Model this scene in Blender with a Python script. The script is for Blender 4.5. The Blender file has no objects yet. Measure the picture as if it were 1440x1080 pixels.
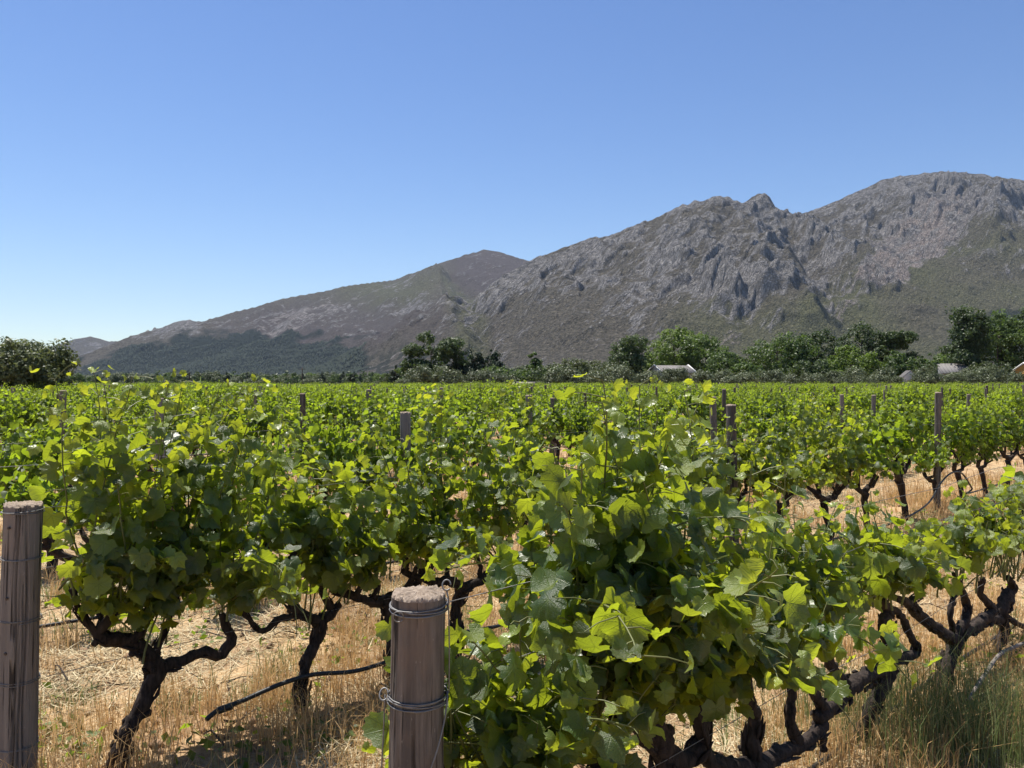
import bpy, math, random
import numpy as np
from mathutils import Matrix, Vector

S = bpy.context.scene
COL = S.collection

# ------------------------------------------------------------------ camera, world, sun, exposure
cam_d = bpy.data.cameras.new('camera')
cam = bpy.data.objects.new('camera', cam_d); COL.objects.link(cam)
EYE = 1.7
F = 1130.0            # focal length in pixels of the 1440 px wide photograph
HZ = 537.0            # horizon row
cam_d.sensor_width = 36.0
cam_d.lens = 36.0 * F / 1440.0
cam_d.clip_start = 0.05
cam_d.clip_end = 30000
cam.location = (0, 0, EYE)
cam.rotation_euler = (math.radians(90) - math.atan((540 - HZ) / F), 0, 0)
S.camera = cam

SUN_EL = math.radians(67)
SUN_AZ = math.radians(-42)      # clockwise from +Y: the sun stands to the left and ahead
W = bpy.data.worlds.new('World'); S.world = W; W.use_nodes = True
wn = W.node_tree.nodes; wl = W.node_tree.links
for n in list(wn): wn.remove(n)
sky = wn.new('ShaderNodeTexSky'); sky.sky_type = 'NISHITA'; sky.sun_disc = False
sky.sun_elevation = SUN_EL; sky.sun_rotation = SUN_AZ
sky.altitude = 0; sky.air_density = 1.0; sky.dust_density = 0.15; sky.ozone_density = 3.0
bg = wn.new('ShaderNodeBackground'); bg.inputs['Strength'].default_value = 0.085
wo = wn.new('ShaderNodeOutputWorld')
hs = wn.new('ShaderNodeHueSaturation'); hs.inputs['Saturation'].default_value = 1.16; hs.inputs['Hue'].default_value = 0.509
wl.new(sky.outputs[0], hs.inputs['Color']); wl.new(hs.outputs[0], bg.inputs[0]); wl.new(bg.outputs[0], wo.inputs['Surface'])

sd = bpy.data.lights.new('sun', 'SUN'); sun = bpy.data.objects.new('sun', sd); COL.objects.link(sun)
sd.energy = 5.0; sd.angle = math.radians(0.53); sd.color = (1.0, 0.95, 0.86)
sv = Vector((math.sin(SUN_AZ) * math.cos(SUN_EL), math.cos(SUN_AZ) * math.cos(SUN_EL), math.sin(SUN_EL)))
sun.rotation_euler = sv.to_track_quat('Z', 'Y').to_euler()
sun.location = (-20, 10, 40)

S.view_settings.view_transform = 'Standard'
S.view_settings.look = 'None'
S.view_settings.exposure = 0.70
S.view_settings.gamma = 1.0
S.view_settings.use_curve_mapping = False
S.render.engine = 'CYCLES'
S.cycles.max_bounces = 7
S.cycles.diffuse_bounces = 2
S.cycles.glossy_bounces = 2
S.cycles.transmission_bounces = 4
S.cycles.volume_bounces = 0
S.cycles.caustics_reflective = False
S.cycles.caustics_refractive = False

rng = np.random.default_rng(11)
R_ = random.Random(5)

# ------------------------------------------------------------------ helpers
def link(o, parent=None):
    COL.objects.link(o)
    if parent is not None: o.parent = parent
    return o

def tag(o, label=None, cat=None, group=None, kind=None):
    if label: o['label'] = label
    if cat: o['category'] = cat
    if group: o['group'] = group
    if kind: o['kind'] = kind
    return o

def empty(name, loc=(0, 0, 0), rz=0.0):
    o = bpy.data.objects.new(name, None); COL.objects.link(o)
    o.location = loc; o.rotation_euler = (0, 0, rz); o.empty_display_size = 0.2
    return o

def new_mesh(name, V, tris=None, quads=None, mat=None, smooth=True, lv=None, uv=None, attrs=None):
    V = np.asarray(V, np.float32).reshape(-1, 3)
    loops = []; starts = []; n = 0
    if quads is not None and len(quads):
        q = np.asarray(quads, np.int32).reshape(-1, 4)
        loops.append(q.ravel()); starts.append(n + 4 * np.arange(len(q))); n += 4 * len(q)
    if tris is not None and len(tris):
        t = np.asarray(tris, np.int32).reshape(-1, 3)
        loops.append(t.ravel()); starts.append(n + 3 * np.arange(len(t))); n += 3 * len(t)
    me = bpy.data.meshes.new(name)
    me.vertices.add(len(V)); me.vertices.foreach_set('co', V.ravel())
    if loops:
        L = np.concatenate(loops).astype(np.int32); st = np.concatenate(starts).astype(np.int32)
        me.loops.add(len(L)); me.loops.foreach_set('vertex_index', L)
        me.polygons.add(len(st)); me.polygons.foreach_set('loop_start', st)
        me.update(calc_edges=True)
        if smooth: me.polygons.foreach_set('use_smooth', np.ones(len(st), bool))
        if uv is not None:
            u = me.uv_layers.new(name='UVMap')
            u.data.foreach_set('uv', np.asarray(uv, np.float32)[L].ravel())
    if lv is not None:
        a = me.attributes.new('lv', 'FLOAT_COLOR', 'POINT')
        c = np.ones((len(V), 4), np.float32); c[:, :3] = lv
        a.data.foreach_set('color', c.ravel())
    if attrs:
        for k, v in attrs.items():
            a = me.attributes.new(k, 'FLOAT', 'POINT'); a.data.foreach_set('value', np.asarray(v, np.float32).ravel())
    if mat is not None: me.materials.append(mat)
    me.validate(verbose=False); me.update()
    return me

def obj(name, me, parent=None):
    return link(bpy.data.objects.new(name, me), parent)

class MB:
    """collects vertices and faces of ONE mesh object"""
    def __init__(s): s.V = []; s.T = []; s.Q = []; s.n = 0
    def add(s, V, tris=None, quads=None):
        V = np.asarray(V, float).reshape(-1, 3)
        if tris is not None and len(tris): s.T.append(np.asarray(tris).reshape(-1, 3) + s.n)
        if quads is not None and len(quads): s.Q.append(np.asarray(quads).reshape(-1, 4) + s.n)
        s.V.append(V); s.n += len(V)
    def box(s, c, h, rz=0):
        c = np.array(c, float); h = np.array(h, float)
        P = np.array([[x, y, z] for x in (-1, 1) for y in (-1, 1) for z in (-1, 1)]) * h
        if rz:
            ca, sa = math.cos(rz), math.sin(rz); P = np.c_[P[:, 0] * ca - P[:, 1] * sa, P[:, 0] * sa + P[:, 1] * ca, P[:, 2]]
        s.add(P + c, quads=[[0, 1, 3, 2], [4, 6, 7, 5], [0, 4, 5, 1], [2, 3, 7, 6], [0, 2, 6, 4], [1, 5, 7, 3]])
    def mesh(s, name, mat, smooth=True, **k):
        return new_mesh(name, np.concatenate(s.V), np.concatenate(s.T) if s.T else None,
                        np.concatenate(s.Q) if s.Q else None, mat, smooth, **k)
    def build(s, name, mat, parent=None, smooth=True, **k):
        return obj(name, s.mesh(name, mat, smooth, **k), parent)

def resample(P, step):
    P = np.asarray(P, float)
    # Catmull-Rom through the points, about one ring per step
    Q = np.vstack([2 * P[0] - P[1], P, 2 * P[-1] - P[-2]])
    out = []
    for i in range(1, len(Q) - 2):
        a, b, c, d = Q[i - 1], Q[i], Q[i + 1], Q[i + 2]
        n = max(1, int(np.linalg.norm((c - b)[:3]) / step))
        for t in np.arange(n) / n:
            out.append(0.5 * ((2 * b) + (c - a) * t + (2 * a - 5 * b + 4 * c - d) * t * t + (3 * b - a - 3 * c + d) * t ** 3))
    out.append(P[-1])
    return np.array(out)

def tube(mb, P, rad, sides=8, lump=0.0, cap=True, rg=None, twist=0.0):
    P = np.asarray(P, float); n = len(P)
    rad = np.broadcast_to(np.asarray(rad, float), (n,)).copy()
    T = np.gradient(P, axis=0); T /= np.linalg.norm(T, axis=1)[:, None] + 1e-9
    up = np.array([0.123, 0.97, 0.2]) if abs(T[0, 1]) < 0.8 else np.array([1.0, 0.1, 0.1])
    N = np.cross(T[0], up); N /= np.linalg.norm(N)
    rings = []
    ang = np.arange(sides) * 2 * math.pi / sides
    if lump and rg is not None:
        lob = 1 + lump * 0.7 * rg.standard_normal(sides)
    for i in range(n):
        N = N - T[i] * np.dot(N, T[i]); N /= np.linalg.norm(N) + 1e-9
        B = np.cross(T[i], N)
        r = np.full(sides, rad[i])
        a = ang + twist * i
        if lump and rg is not None:
            lob = 0.75 * lob + 0.25 * (1 + lump * 1.6 * rg.standard_normal(sides))
            r = r * lob * (1 + lump * 0.5 * rg.standard_normal())
        rings.append(P[i] + np.outer(np.cos(a) * r, N) + np.outer(np.sin(a) * r, B))
    V = np.concatenate(rings)
    i = np.arange(n - 1)[:, None] * sides; j = np.arange(sides)[None, :]; j2 = (j + 1) % sides
    Q = np.stack([i + j, i + j2, i + sides + j2, i + sides + j], -1).reshape(-1, 4)
    tr = []
    if cap:
        V = np.vstack([V, P[-1] + T[-1] * rad[-1] * 0.4, P[0]])
        e = len(V) - 2; b = (n - 1) * sides
        tr = [[b + k, b + (k + 1) % sides, e] for k in range(sides)] + [[(k + 1) % sides, k, e + 1] for k in range(sides)]
    mb.add(V, tr, Q)

# numpy gradient noise -------------------------------------------------------
_perm = np.random.default_rng(3).permutation(512).astype(np.int64)
_perm = np.concatenate([_perm, _perm, _perm])
_g = np.random.default_rng(4).uniform(0, 2 * math.pi, 512)
_gx, _gy = np.cos(_g), np.sin(_g)
def noise2(x, y):
    xi = np.floor(x).astype(np.int64); yi = np.floor(y).astype(np.int64)
    xf = x - xi; yf = y - yi
    u = xf ** 3 * (xf * (xf * 6 - 15) + 10); v = yf ** 3 * (yf * (yf * 6 - 15) + 10)
    def g(ix, iy, dx, dy):
        h = _perm[(_perm[ix & 511] + iy) & 511]
        return _gx[h] * dx + _gy[h] * dy
    a = g(xi, yi, xf, yf); b = g(xi + 1, yi, xf - 1, yf); c = g(xi, yi + 1, xf, yf - 1); d = g(xi + 1, yi + 1, xf - 1, yf - 1)
    return 1.5 * ((a * (1 - u) + b * u) * (1 - v) + (c * (1 - u) + d * u) * v)
def fbm(x, y, o=4, g=0.5):
    s = 0; a = 1.0; f = 1.0
    for k in range(o):
        s = s + a * noise2(x * f + 17.3 * k, y * f - 9.1 * k); a *= g; f *= 2.03
    return s
def ridged(x, y, o=4, g=0.55):
    s = 0; a = 1.0; f = 1.0; t = 0
    for k in range(o):
        s = s + a * (1 - 2 * np.abs(noise2(x * f + 31.7 * k, y * f + 5.3 * k))); t += a; a *= g; f *= 2.07
    return s / t
def sstep(a, b, x):
    t = np.clip((x - a) / (b - a), 0, 1); return t * t * (3 - 2 * t)

# ------------------------------------------------------------------ materials
class NT:
    def __init__(s, name):
        s.m = bpy.data.materials.new(name); s.m.use_nodes = True
        s.t = s.m.node_tree; s.t.nodes.clear()
        s.out = s.t.nodes.new('ShaderNodeOutputMaterial')
    def n(s, ty, ins=None, **k):
        nd = s.t.nodes.new(ty)
        for a, v in k.items(): setattr(nd, a, v)
        if ins:
            for a, v in ins.items(): s.set(nd.inputs[a], v)
        return nd
    def set(s, sock, v):
        if isinstance(v, bpy.types.NodeSocket): s.t.links.new(v, sock)
        elif isinstance(v, bpy.types.Node): s.t.links.new(v.outputs[0], sock)
        else: sock.default_value = v
    def mix(s, f, a, b):
        nd = s.t.nodes.new('ShaderNodeMix'); nd.data_type = 'RGBA'
        def c(v): return (*v, 1.0) if isinstance(v, tuple) and len(v) == 3 else v
        s.set(nd.inputs[0], f); s.set(nd.inputs[6], c(a)); s.set(nd.inputs[7], c(b))
        return nd.outputs[2]
    def math(s, op, a, b=None, c=None, clamp=False):
        nd = s.t.nodes.new('ShaderNodeMath'); nd.operation = op; nd.use_clamp = clamp
        s.set(nd.inputs[0], a)
        if b is not None: s.set(nd.inputs[1], b)
        if c is not None: s.set(nd.inputs[2], c)
        return nd.outputs[0]
    def ramp(s, f, lo, hi):
        nd = s.t.nodes.new('ShaderNodeMapRange'); s.set(nd.inputs[0], f)
        nd.inputs[1].default_value = lo; nd.inputs[2].default_value = hi
        return nd.outputs[0]
    def coords(s, scale=(1, 1, 1), obj=True):
        tc = s.t.nodes.new('ShaderNodeTexCoord')
        mp = s.t.nodes.new('ShaderNodeMapping'); mp.inputs['Scale'].default_value = scale
        s.t.links.new(tc.outputs['Object' if obj else 'UV'], mp.inputs[0]); return mp.outputs[0]
    def noise(s, vec, scale, detail=4, rough=0.55):
        nd = s.n('ShaderNodeTexNoise', {'Scale': scale, 'Detail': detail, 'Roughness': rough})
        if vec is not None: s.set(nd.inputs['Vector'], vec)
        return nd.outputs[0]
    def bump(s, h, strength=0.5, dist=0.01):
        return s.n('ShaderNodeBump', {'Height': h, 'Strength': strength, 'Distance': dist}).outputs[0]
    def bsdf(s, col, rough=0.8, spec=0.3, normal=None, metal=0.0):
        b = s.n('ShaderNodeBsdfPrincipled')
        s.set(b.inputs['Base Color'], (*col, 1.0) if isinstance(col, tuple) and len(col) == 3 else col)
        s.set(b.inputs['Roughness'], rough); s.set(b.inputs['Specular IOR Level'], spec); s.set(b.inputs['Metallic'], metal)
        if normal is not None: s.set(b.inputs['Normal'], normal)
        return b.outputs[0]
    def done(s, sh):
        s.t.links.new(sh, s.out.inputs['Surface']); return s.m

def attr_rgb(t, name='lv'):
    a = t.n('ShaderNodeAttribute', attribute_name=name)
    sp = t.n('ShaderNodeSeparateColor', {'Color': a.outputs['Color']})
    return sp.outputs

def foliage_mat(name, dark, light, young, trans, tf=0.42, rough=0.42, spec=0.5, veins=False, hue=0.12):
    t = NT(name)
    a = attr_rgb(t)
    oi = t.n('ShaderNodeObjectInfo')
    r = t.math('ADD', t.math('MULTIPLY', a[0], 0.55), t.math('MULTIPLY', oi.outputs['Random'], 0.45))
    tc = t.coords()
    n1 = t.noise(tc, 28.0 if veins else 2.0, 3)
    r = t.math('ADD', r, t.math('MULTIPLY', t.math('SUBTRACT', n1, 0.5), 0.35), clamp=True)
    col = t.mix(r, dark, light)
    col = t.mix(a[1], col, young)
    tcol = t.mix(a[1], trans, tuple(min(0.9, c * 1.25) for c in trans))
    tcol = t.mix(r, t.mix(0.6, tcol, dark), tcol)
    nrm = None
    if veins:
        uv = t.n('ShaderNodeUVMap', uv_map='UVMap')
        sp = t.n('ShaderNodeSeparateXYZ', {'Vector': uv.outputs[0]})
        x = t.math('ABSOLUTE', sp.outputs[0]); y = sp.outputs[1]
        v = None
        for ph in (0, 48, 100):
            cs, sn = math.cos(math.radians(ph)), math.sin(math.radians(ph))
            d = t.math('ABSOLUTE', t.math('SUBTRACT', t.math('MULTIPLY', x, cs), t.math('MULTIPLY', y, sn)))
            al = t.math('ADD', t.math('MULTIPLY', x, sn), t.math('MULTIPLY', y, cs))
            w = t.math('SUBTRACT', 0.034, t.math('MULTIPLY', al, 0.022))
            f = t.math('MULTIPLY', t.math('SUBTRACT', 1.0, t.math('DIVIDE', d, w), clamp=True), t.math('GREATER_THAN', al, -0.02))
            v = f if v is None else t.math('MAXIMUM', v, f)
        # fine side veins running off the midrib
        wv = t.n('ShaderNodeTexWave', {'Vector': uv.outputs[0], 'Scale': 1.6, 'Distortion': 3.0, 'Detail': 1.0, 'Detail Scale': 1.5}, bands_direction='DIAGONAL')
        fine = t.ramp(wv.outputs['Fac'], 0.75, 1.0)
        vv = t.math('ADD', t.math('MULTIPLY', v, 0.38), t.math('MULTIPLY', fine, 0.03), clamp=True)
        col = t.mix(vv, col, young)
        tcol = t.mix(t.math('MULTIPLY', v, 0.5), tcol, dark)
        h = t.math('SUBTRACT', t.math('MULTIPLY', n1, 1.2), t.math('ADD', t.math('MULTIPLY', v, .7), t.math('MULTIPLY', fine, 0.2)))
        nrm = t.bump(h, 0.5, 0.004)
    if veins:
        geo = t.n('ShaderNodeNewGeometry')
        col = t.mix(t.math('MULTIPLY', geo.outputs['Backfacing'], .6), col, (0.085, 0.14, 0.055))
        sp2 = t.noise(tc, 70.0, 2); col = t.mix(t.math('MULTIPLY', t.ramp(sp2, .70, .76), .8), col, (0.16, 0.10, 0.03))
        dust = t.noise(tc, 6.0, 2); col = t.mix(t.math('MULTIPLY', t.ramp(dust, .5, .75), .16), col, (0.30, 0.30, 0.22))
    p = t.bsdf(col, rough, spec, nrm)
    tr = t.n('ShaderNodeBsdfTranslucent', {'Color': tcol})
    if nrm is not None: t.set(tr.inputs['Normal'], nrm)
    mx = t.n('ShaderNodeMixShader', {0: tf, 1: p, 2: tr.outputs[0]})
    return t.done(mx.outputs[0])

M = {}
M['leaf'] = foliage_mat('vine_leaf', (0.012, 0.036, 0.010), (0.048, 0.100, 0.024), (0.24, 0.32, 0.05), (0.68, 0.80, 0.03), tf=0.43, rough=0.37, spec=0.6, veins=True)
M['leaf_far'] = foliage_mat('vine_leaf_distant', (0.011, 0.034, 0.009), (0.052, 0.102, 0.022), (0.25, 0.32, 0.05), (0.52, 0.70, 0.03), tf=0.41, rough=0.5, spec=0.35)

def bark_mat(name, a, b, sc=(1, 1, 0.2), f=60, depth=0.012):
    t = NT(name); v = t.coords(sc)
    n1 = t.noise(v, f, 5, 0.65); n2 = t.noise(t.coords(), 9, 3)
    c = t.mix(t.ramp(n1, 0.35, 0.7), a, b)
    c = t.mix(t.math('MULTIPLY', t.ramp(n2, 0.5, 0.8), 0.5), c, tuple(x * 1.7 for x in b))
    return t.done(t.bsdf(c, 0.85, 0.25, t.bump(n1, 1.0, depth)))
M['bark'] = bark_mat('vine_bark', (0.010, 0.007, 0.006), (0.060, 0.043, 0.035))
M['tree_bark'] = bark_mat('tree_bark', (0.03, 0.022, 0.017), (0.12, 0.095, 0.075), f=8, depth=0.05)

def post_mat(name='weathered_post'):
    t = NT(name); v = t.coords((1, 1, 0.06))
    oi = t.n('ShaderNodeObjectInfo')
    g = t.noise(v, 90, 6, 0.7); g2 = t.noise(t.coords((1, 1, 0.03)), 26, 3, 0.5); b = t.noise(t.coords((1, 1, .5)), 9, 4)
    c = t.mix(t.ramp(g, 0.3, 0.72), (0.040, 0.032, 0.026), (0.215, 0.180, 0.148))
    c = t.mix(t.math('MULTIPLY', t.ramp(g2, 0.50, 0.40), 0.8), c, (0.04, 0.031, 0.026))
    c = t.mix(t.math('MULTIPLY', t.ramp(b, 0.52, 0.68), 0.55), c, (0.20, 0.13, 0.085))
    c = t.mix(t.math('MULTIPLY', oi.outputs['Random'], 0.5), c, (0.36, 0.32, 0.29))
    cr = t.noise(t.coords((1, 1, 0.018)), 75, 2, .4)
    crk = t.math('MULTIPLY', t.ramp(cr, .60, .66), t.ramp(t.noise(t.coords((1, 1, .25)), 16, 2), .42, .52))
    c = t.mix(t.math('MULTIPLY', crk, .85), c, (0.014, 0.011, 0.009))
    scr = t.ramp(t.noise(t.coords((1, 1, .3)), 120, 2, .8), .68, .74)
    c = t.mix(t.math('MULTIPLY', scr, .45), c, (0.42, 0.38, 0.33))
    h = t.math('SUBTRACT', t.math('ADD', g, t.math('MULTIPLY', g2, 1.6)), t.math('MULTIPLY', crk, 2.5))
    return t.done(t.bsdf(c, 0.85, 0.2, t.bump(h, 0.9, 0.006)))
M['post'] = post_mat()
def endgrain():
    t = NT('post_end_grain'); n = t.noise(t.coords(), 90, 5, .7)
    c = t.mix(t.ramp(n, .3, .7), (0.16, 0.12, 0.09), (0.42, 0.34, 0.27))
    return t.done(t.bsdf(c, .9, .2, t.bump(n, .8, .006)))
M['endgrain'] = endgrain()
def simple(name, col, rough=.6, spec=.4, metal=0., var=0.15, f=20):
    t = NT(name); n = t.noise(t.coords(), f, 4)
    c = t.mix(n, tuple(x * (1 - var) for x in col), tuple(min(1, x * (1 + var)) for x in col))
    return t.done(t.bsdf(c, rough, spec, None, metal))
M['wire'] = simple('galvanised_wire', (0.20, 0.195, 0.19), .55, .4, .6, .5, 60)
M['clod'] = simple('soil_clod', (0.26, 0.17, 0.11), .95, .1, 0, .4, 30)
M['hose'] = simple('black_irrigation_hose', (0.018, 0.018, 0.018), .42, .5)
M['cane'] = simple('green_vine_shoot', (0.13, 0.14, 0.045), .5, .4, 0, .5, 14)

def blade_mat(name, a, b, trans, tf=0.3):
    t = NT(name); at = attr_rgb(t)
    c = t.mix(at[0], a, b)
    tr = t.n('ShaderNodeBsdfTranslucent', {'Color': t.mix(at[0], trans, b)})
    mx = t.n('ShaderNodeMixShader', {0: tf, 1: t.bsdf(c, .7, .25), 2: tr.outputs[0]})
    return t.done(mx.outputs[0])
M['dry'] = blade_mat('dry_grass_blade', (0.46, 0.27, 0.105), (0.74, 0.50, 0.24), (0.6, 0.42, 0.2))
M['green'] = blade_mat('green_grass_blade', (0.06, 0.10, 0.03), (0.26, 0.27, 0.12), (0.22, 0.32, 0.08))
M['straw'] = blade_mat('mown_straw', (0.34, 0.26, 0.15), (0.72, 0.62, 0.40), (0.5, 0.4, 0.2), .15)

def ground_mat():
    t = NT('vineyard_ground'); v = t.coords()
    big = t.noise(v, 0.35, 4); mid = t.noise(v, 2.6, 5, .6); fi = t.noise(v, 60, 4, .7)
    dry = t.mix(t.ramp(mid, .40, .60), (0.26, 0.155, 0.085), (0.48, 0.32, 0.17))
    dry = t.mix(t.math('MULTIPLY', t.ramp(fi, .4, .7), .6), dry, (0.55, 0.42, 0.26))
    c = t.mix(t.math('MULTIPLY', t.ramp(big, .55, .72), .45), dry, (0.12, 0.13, 0.05))
    # beyond the vineyard: dull olive scrub
    far = t.n('ShaderNodeAttribute', attribute_name='far').outputs['Fac']
    n4 = t.noise(v, 0.02, 5)
    scrub = t.mix(t.ramp(n4, .4, .6), (0.035, 0.042, 0.022), (0.075, 0.075, 0.045))
    c = t.mix(far, c, scrub)
    return t.done(t.bsdf(c, .95, .1, t.bump(t.math('ADD', fi, t.math('MULTIPLY', mid, 3)), .7, .02)))
M['ground'] = ground_mat()

def mountain_mat():
    t = NT('mountain_rock_and_scrub'); v = t.coords()
    at = attr_rgb(t, 'mk'); at2 = attr_rgb(t, 'mk2')
    n0 = t.noise(v, 0.035, 7, .68); n2 = t.noise(v, 0.11, 4, .7)
    mq = t.n('ShaderNodeAttribute', attribute_name='mq').outputs['Vector']
    mp = t.n('ShaderNodeMapping', {'Vector': mq}); mp.inputs['Scale'].default_value = (3.2, .8, .5)
    ns = t.noise(mp.outputs[0], 1.0, 7, .66)
    mp2 = t.n('ShaderNodeMapping', {'Vector': mq}); mp2.inputs['Scale'].default_value = (11, 3.0, 1.5)
    ns2 = t.noise(mp2.outputs[0], 1.0, 5, .65)
    n = t.math('ADD', t.math('MULTIPLY', ns2, .50), t.math('MULTIPLY', n0, .50))
    fine = t.noise(v, 0.16, 5, .75)
    mp3 = t.n('ShaderNodeMapping', {'Vector': mq}); mp3.inputs['Scale'].default_value = (26, 9.0, 5)
    vo = t.n('ShaderNodeTexVoronoi', {'Vector': mp3.outputs[0], 'Scale': 1.0}, feature='DISTANCE_TO_EDGE')
    crack = t.math('SUBTRACT', 1.0, t.ramp(vo.outputs['Distance'], 0.0, 0.10), clamp=True)
    mp4 = t.n('ShaderNodeMapping', {'Vector': mq}); mp4.inputs['Scale'].default_value = (9, 2.2, 2)
    mp4v = t.n('ShaderNodeVectorMath', {0: mp4.outputs[0], 1: t.n('ShaderNodeTexNoise', {'Vector': mp3.outputs[0], 'Scale': .5, 'Detail': 3.0}).outputs['Color']}, operation='ADD')
    vo2 = t.n('ShaderNodeTexVoronoi', {'Vector': mp4v.outputs[0], 'Scale': 1.0}, feature='DISTANCE_TO_EDGE')
    crack2 = t.math('SUBTRACT', 1.0, t.ramp(vo2.outputs['Distance'], 0.0, 0.09), clamp=True)
    crack = t.math('MAXIMUM', crack, crack2)
    rock = t.mix(t.ramp(n, .36, .64), (0.10, 0.094, 0.092), (0.54, 0.51, 0.49))
    rock = t.mix(t.math('MULTIPLY', t.math('MULTIPLY', at2[0], t.ramp(ns, .42, .58)), .6), rock, (0.50, 0.39, 0.33))
    rock = t.mix(t.math('MULTIPLY', crack, .7), rock, (0.055, 0.052, 0.042))
    rock = t.mix(t.math('MULTIPLY', t.ramp(fine, .58, .72), .4), rock, (0.60, 0.57, 0.56))
    scrub = t.mix(t.ramp(n2, .38, .62), (0.080, 0.070, 0.052), (0.205, 0.180, 0.135))
    green = t.mix(t.ramp(n2, .35, .65), (0.088, 0.096, 0.045), (0.205, 0.200, 0.105))
    scrub = t.mix(at[1], scrub, green)
    burnt = t.mix(n2, (0.10, 0.08, 0.078), (0.15, 0.12, 0.115))
    scrub = t.mix(at2[1], scrub, burnt)
    scrub = t.mix(t.math('MULTIPLY', t.ramp(fine, .52, .60), .4), scrub, (0.035, 0.036, 0.022))
    scrub = t.mix(t.math('MULTIPLY', t.ramp(fine, .40, .33), .3), scrub, (0.34, 0.31, 0.28))
    rf = t.ramp(t.math('ADD', at[0], t.math('ADD', t.math('MULTIPLY', t.math('SUBTRACT', ns, .5), 1.5), t.math('MULTIPLY', t.math('SUBTRACT', ns2, .5), 1.3))), .33, .60)
    c = t.mix(rf, scrub, rock)
    wood = t.mix(t.ramp(n2, .4, .6), (0.012, 0.022, 0.015), (0.026, 0.038, 0.024))
    c = t.mix(at[2], c, wood)
    h = t.math('ADD', t.math('MULTIPLY', ns2, 1.5), t.math('ADD', t.math('MULTIPLY', ns, 1.5), t.math('SUBTRACT', t.math('MULTIPLY', fine, .9), t.math('MULTIPLY', crack, .35))))
    return t.done(t.bsdf(c, .95, .1, t.bump(h, 1.0, 24.0)))
M['mountain'] = mountain_mat()

# ------------------------------------------------------------------ the ground sheet
def gz(x, y):
    x = np.asarray(x, float); y = np.asarray(y, float)
    r = np.hypot(x, y)
    near = 1 - sstep(14, 40, r)
    c = -0.688 * x + 0.725 * y
    sw = .12 * np.exp(-((c - 5.15) / .32) ** 2) * np.clip(.7 + .9 * noise2(x * .8, y * .8), 0, 1.6) + .09 * np.exp(-((c - 2.75) / .28) ** 2) * np.clip(.5 + noise2(x * .9 + 7, y * .9), 0, 1.5)
    return near * (sw + 0.035 * fbm(x * 0.9, y * 0.9, 3) + 0.02 * fbm(x * 4, y * 4, 2))
def build_ground():
    t = np.linspace(-1, 1, 420)
    c = np.sign(t) * (np.abs(t) * 14 + 12000 * np.abs(t) ** 9)
    X, Y = np.meshgrid(c, c + 5.0)
    Z = gz(X, Y)
    V = np.stack([X, Y, Z], -1).reshape(-1, 3)
    n = len(t); i = np.arange(n - 1)[:, None] * n; j = np.arange(n - 1)[None, :]
    Q = np.stack([i + j, i + j + 1, i + n + j + 1, i + n + j], -1).reshape(-1, 4)
    far = sstep(120, 230, np.hypot(X, Y)).ravel()
    o = obj('ground', new_mesh('ground', V, None, Q, M['ground'], attrs={'far': far}))
    tag(o, 'dry straw coloured vineyard ground reaching to the mountains', kind='structure')
build_ground()

# ------------------------------------------------------------------ mountains: one real terrain 1-8 km away
def pt(px, py, D):
    return np.array([(px - 720) / F * D, D, (HZ - py) / F * D + EYE])
def poly_dist(X, Y, P):
    best = np.full(X.shape, 1e12); zz = np.zeros(X.shape); side = np.zeros(X.shape)
    for a, b in zip(P[:-1], P[1:]):
        d = b[:2] - a[:2]; L2 = float(d @ d) + 1e-9
        tt = np.clip(((X - a[0]) * d[0] + (Y - a[1]) * d[1]) / L2, 0, 1)
        dx = X - (a[0] + tt * d[0]); dy = Y - (a[1] + tt * d[1])
        ds = dx * dx + dy * dy; m = ds < best
        best = np.where(m, ds, best); zz = np.where(m, a[2] + tt * (b[2] - a[2]), zz)
        side = np.where(m, np.sign(d[0] * dy - d[1] * dx), side)
    return np.sqrt(best), zz, side

RIDGES = [
    ([pt(*q) for q in [(1900, 330, 4700), (1700, 300, 4300), (1560, 268, 4000), (1440, 252, 3800), (1370, 243, 3700), (1300, 243, 3600), (1240, 251, 3500),
      (1200, 271, 3400), (1150, 293, 3300), (1097, 308, 3250), (1084, 297, 3170), (1070, 287, 3150), (1054, 283, 3130), (1038, 287, 3110), (1024, 303, 3090), (1008, 291, 3040), (998, 282, 3000), (975, 281, 2980),
      (920, 305, 2950), (860, 327, 2900), (830, 334, 2880), (760, 363, 2850), (715, 385, 2780), (685, 405, 2650)]], 0.62, 1.35),
    ([pt(*q) for q in [(1500, 350, 6000), (900, 380, 5600), (760, 385, 5300), (720, 362, 5200), (700, 353, 5200), (680, 350, 5200), (640, 362, 5100), (600, 381, 5000), (560, 392, 4900),
      (480, 403, 4600), (400, 419, 4400), (330, 438, 4200), (285, 453, 4000), (262, 450, 3950), (245, 456, 3900), (225, 470, 3800), (190, 497, 3600), (130, 528, 3300)]], 0.42, 1.25),
    ([pt(*q) for q in [(-300, 520, 6800), (-100, 512, 6600), (30, 500, 6500), (100, 478, 6500), (128, 472, 6500), (155, 480, 6500), (175, 478, 6400), (210, 475, 6300), (300, 478, 6200), (500, 490, 6200)]], 0.40, 1.3),
    ([pt(*q) for q in [(1440, 420, 2500), (1500, 400, 2500), (1700, 380, 2500)]], 0.40, 1.3),
]
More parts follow.
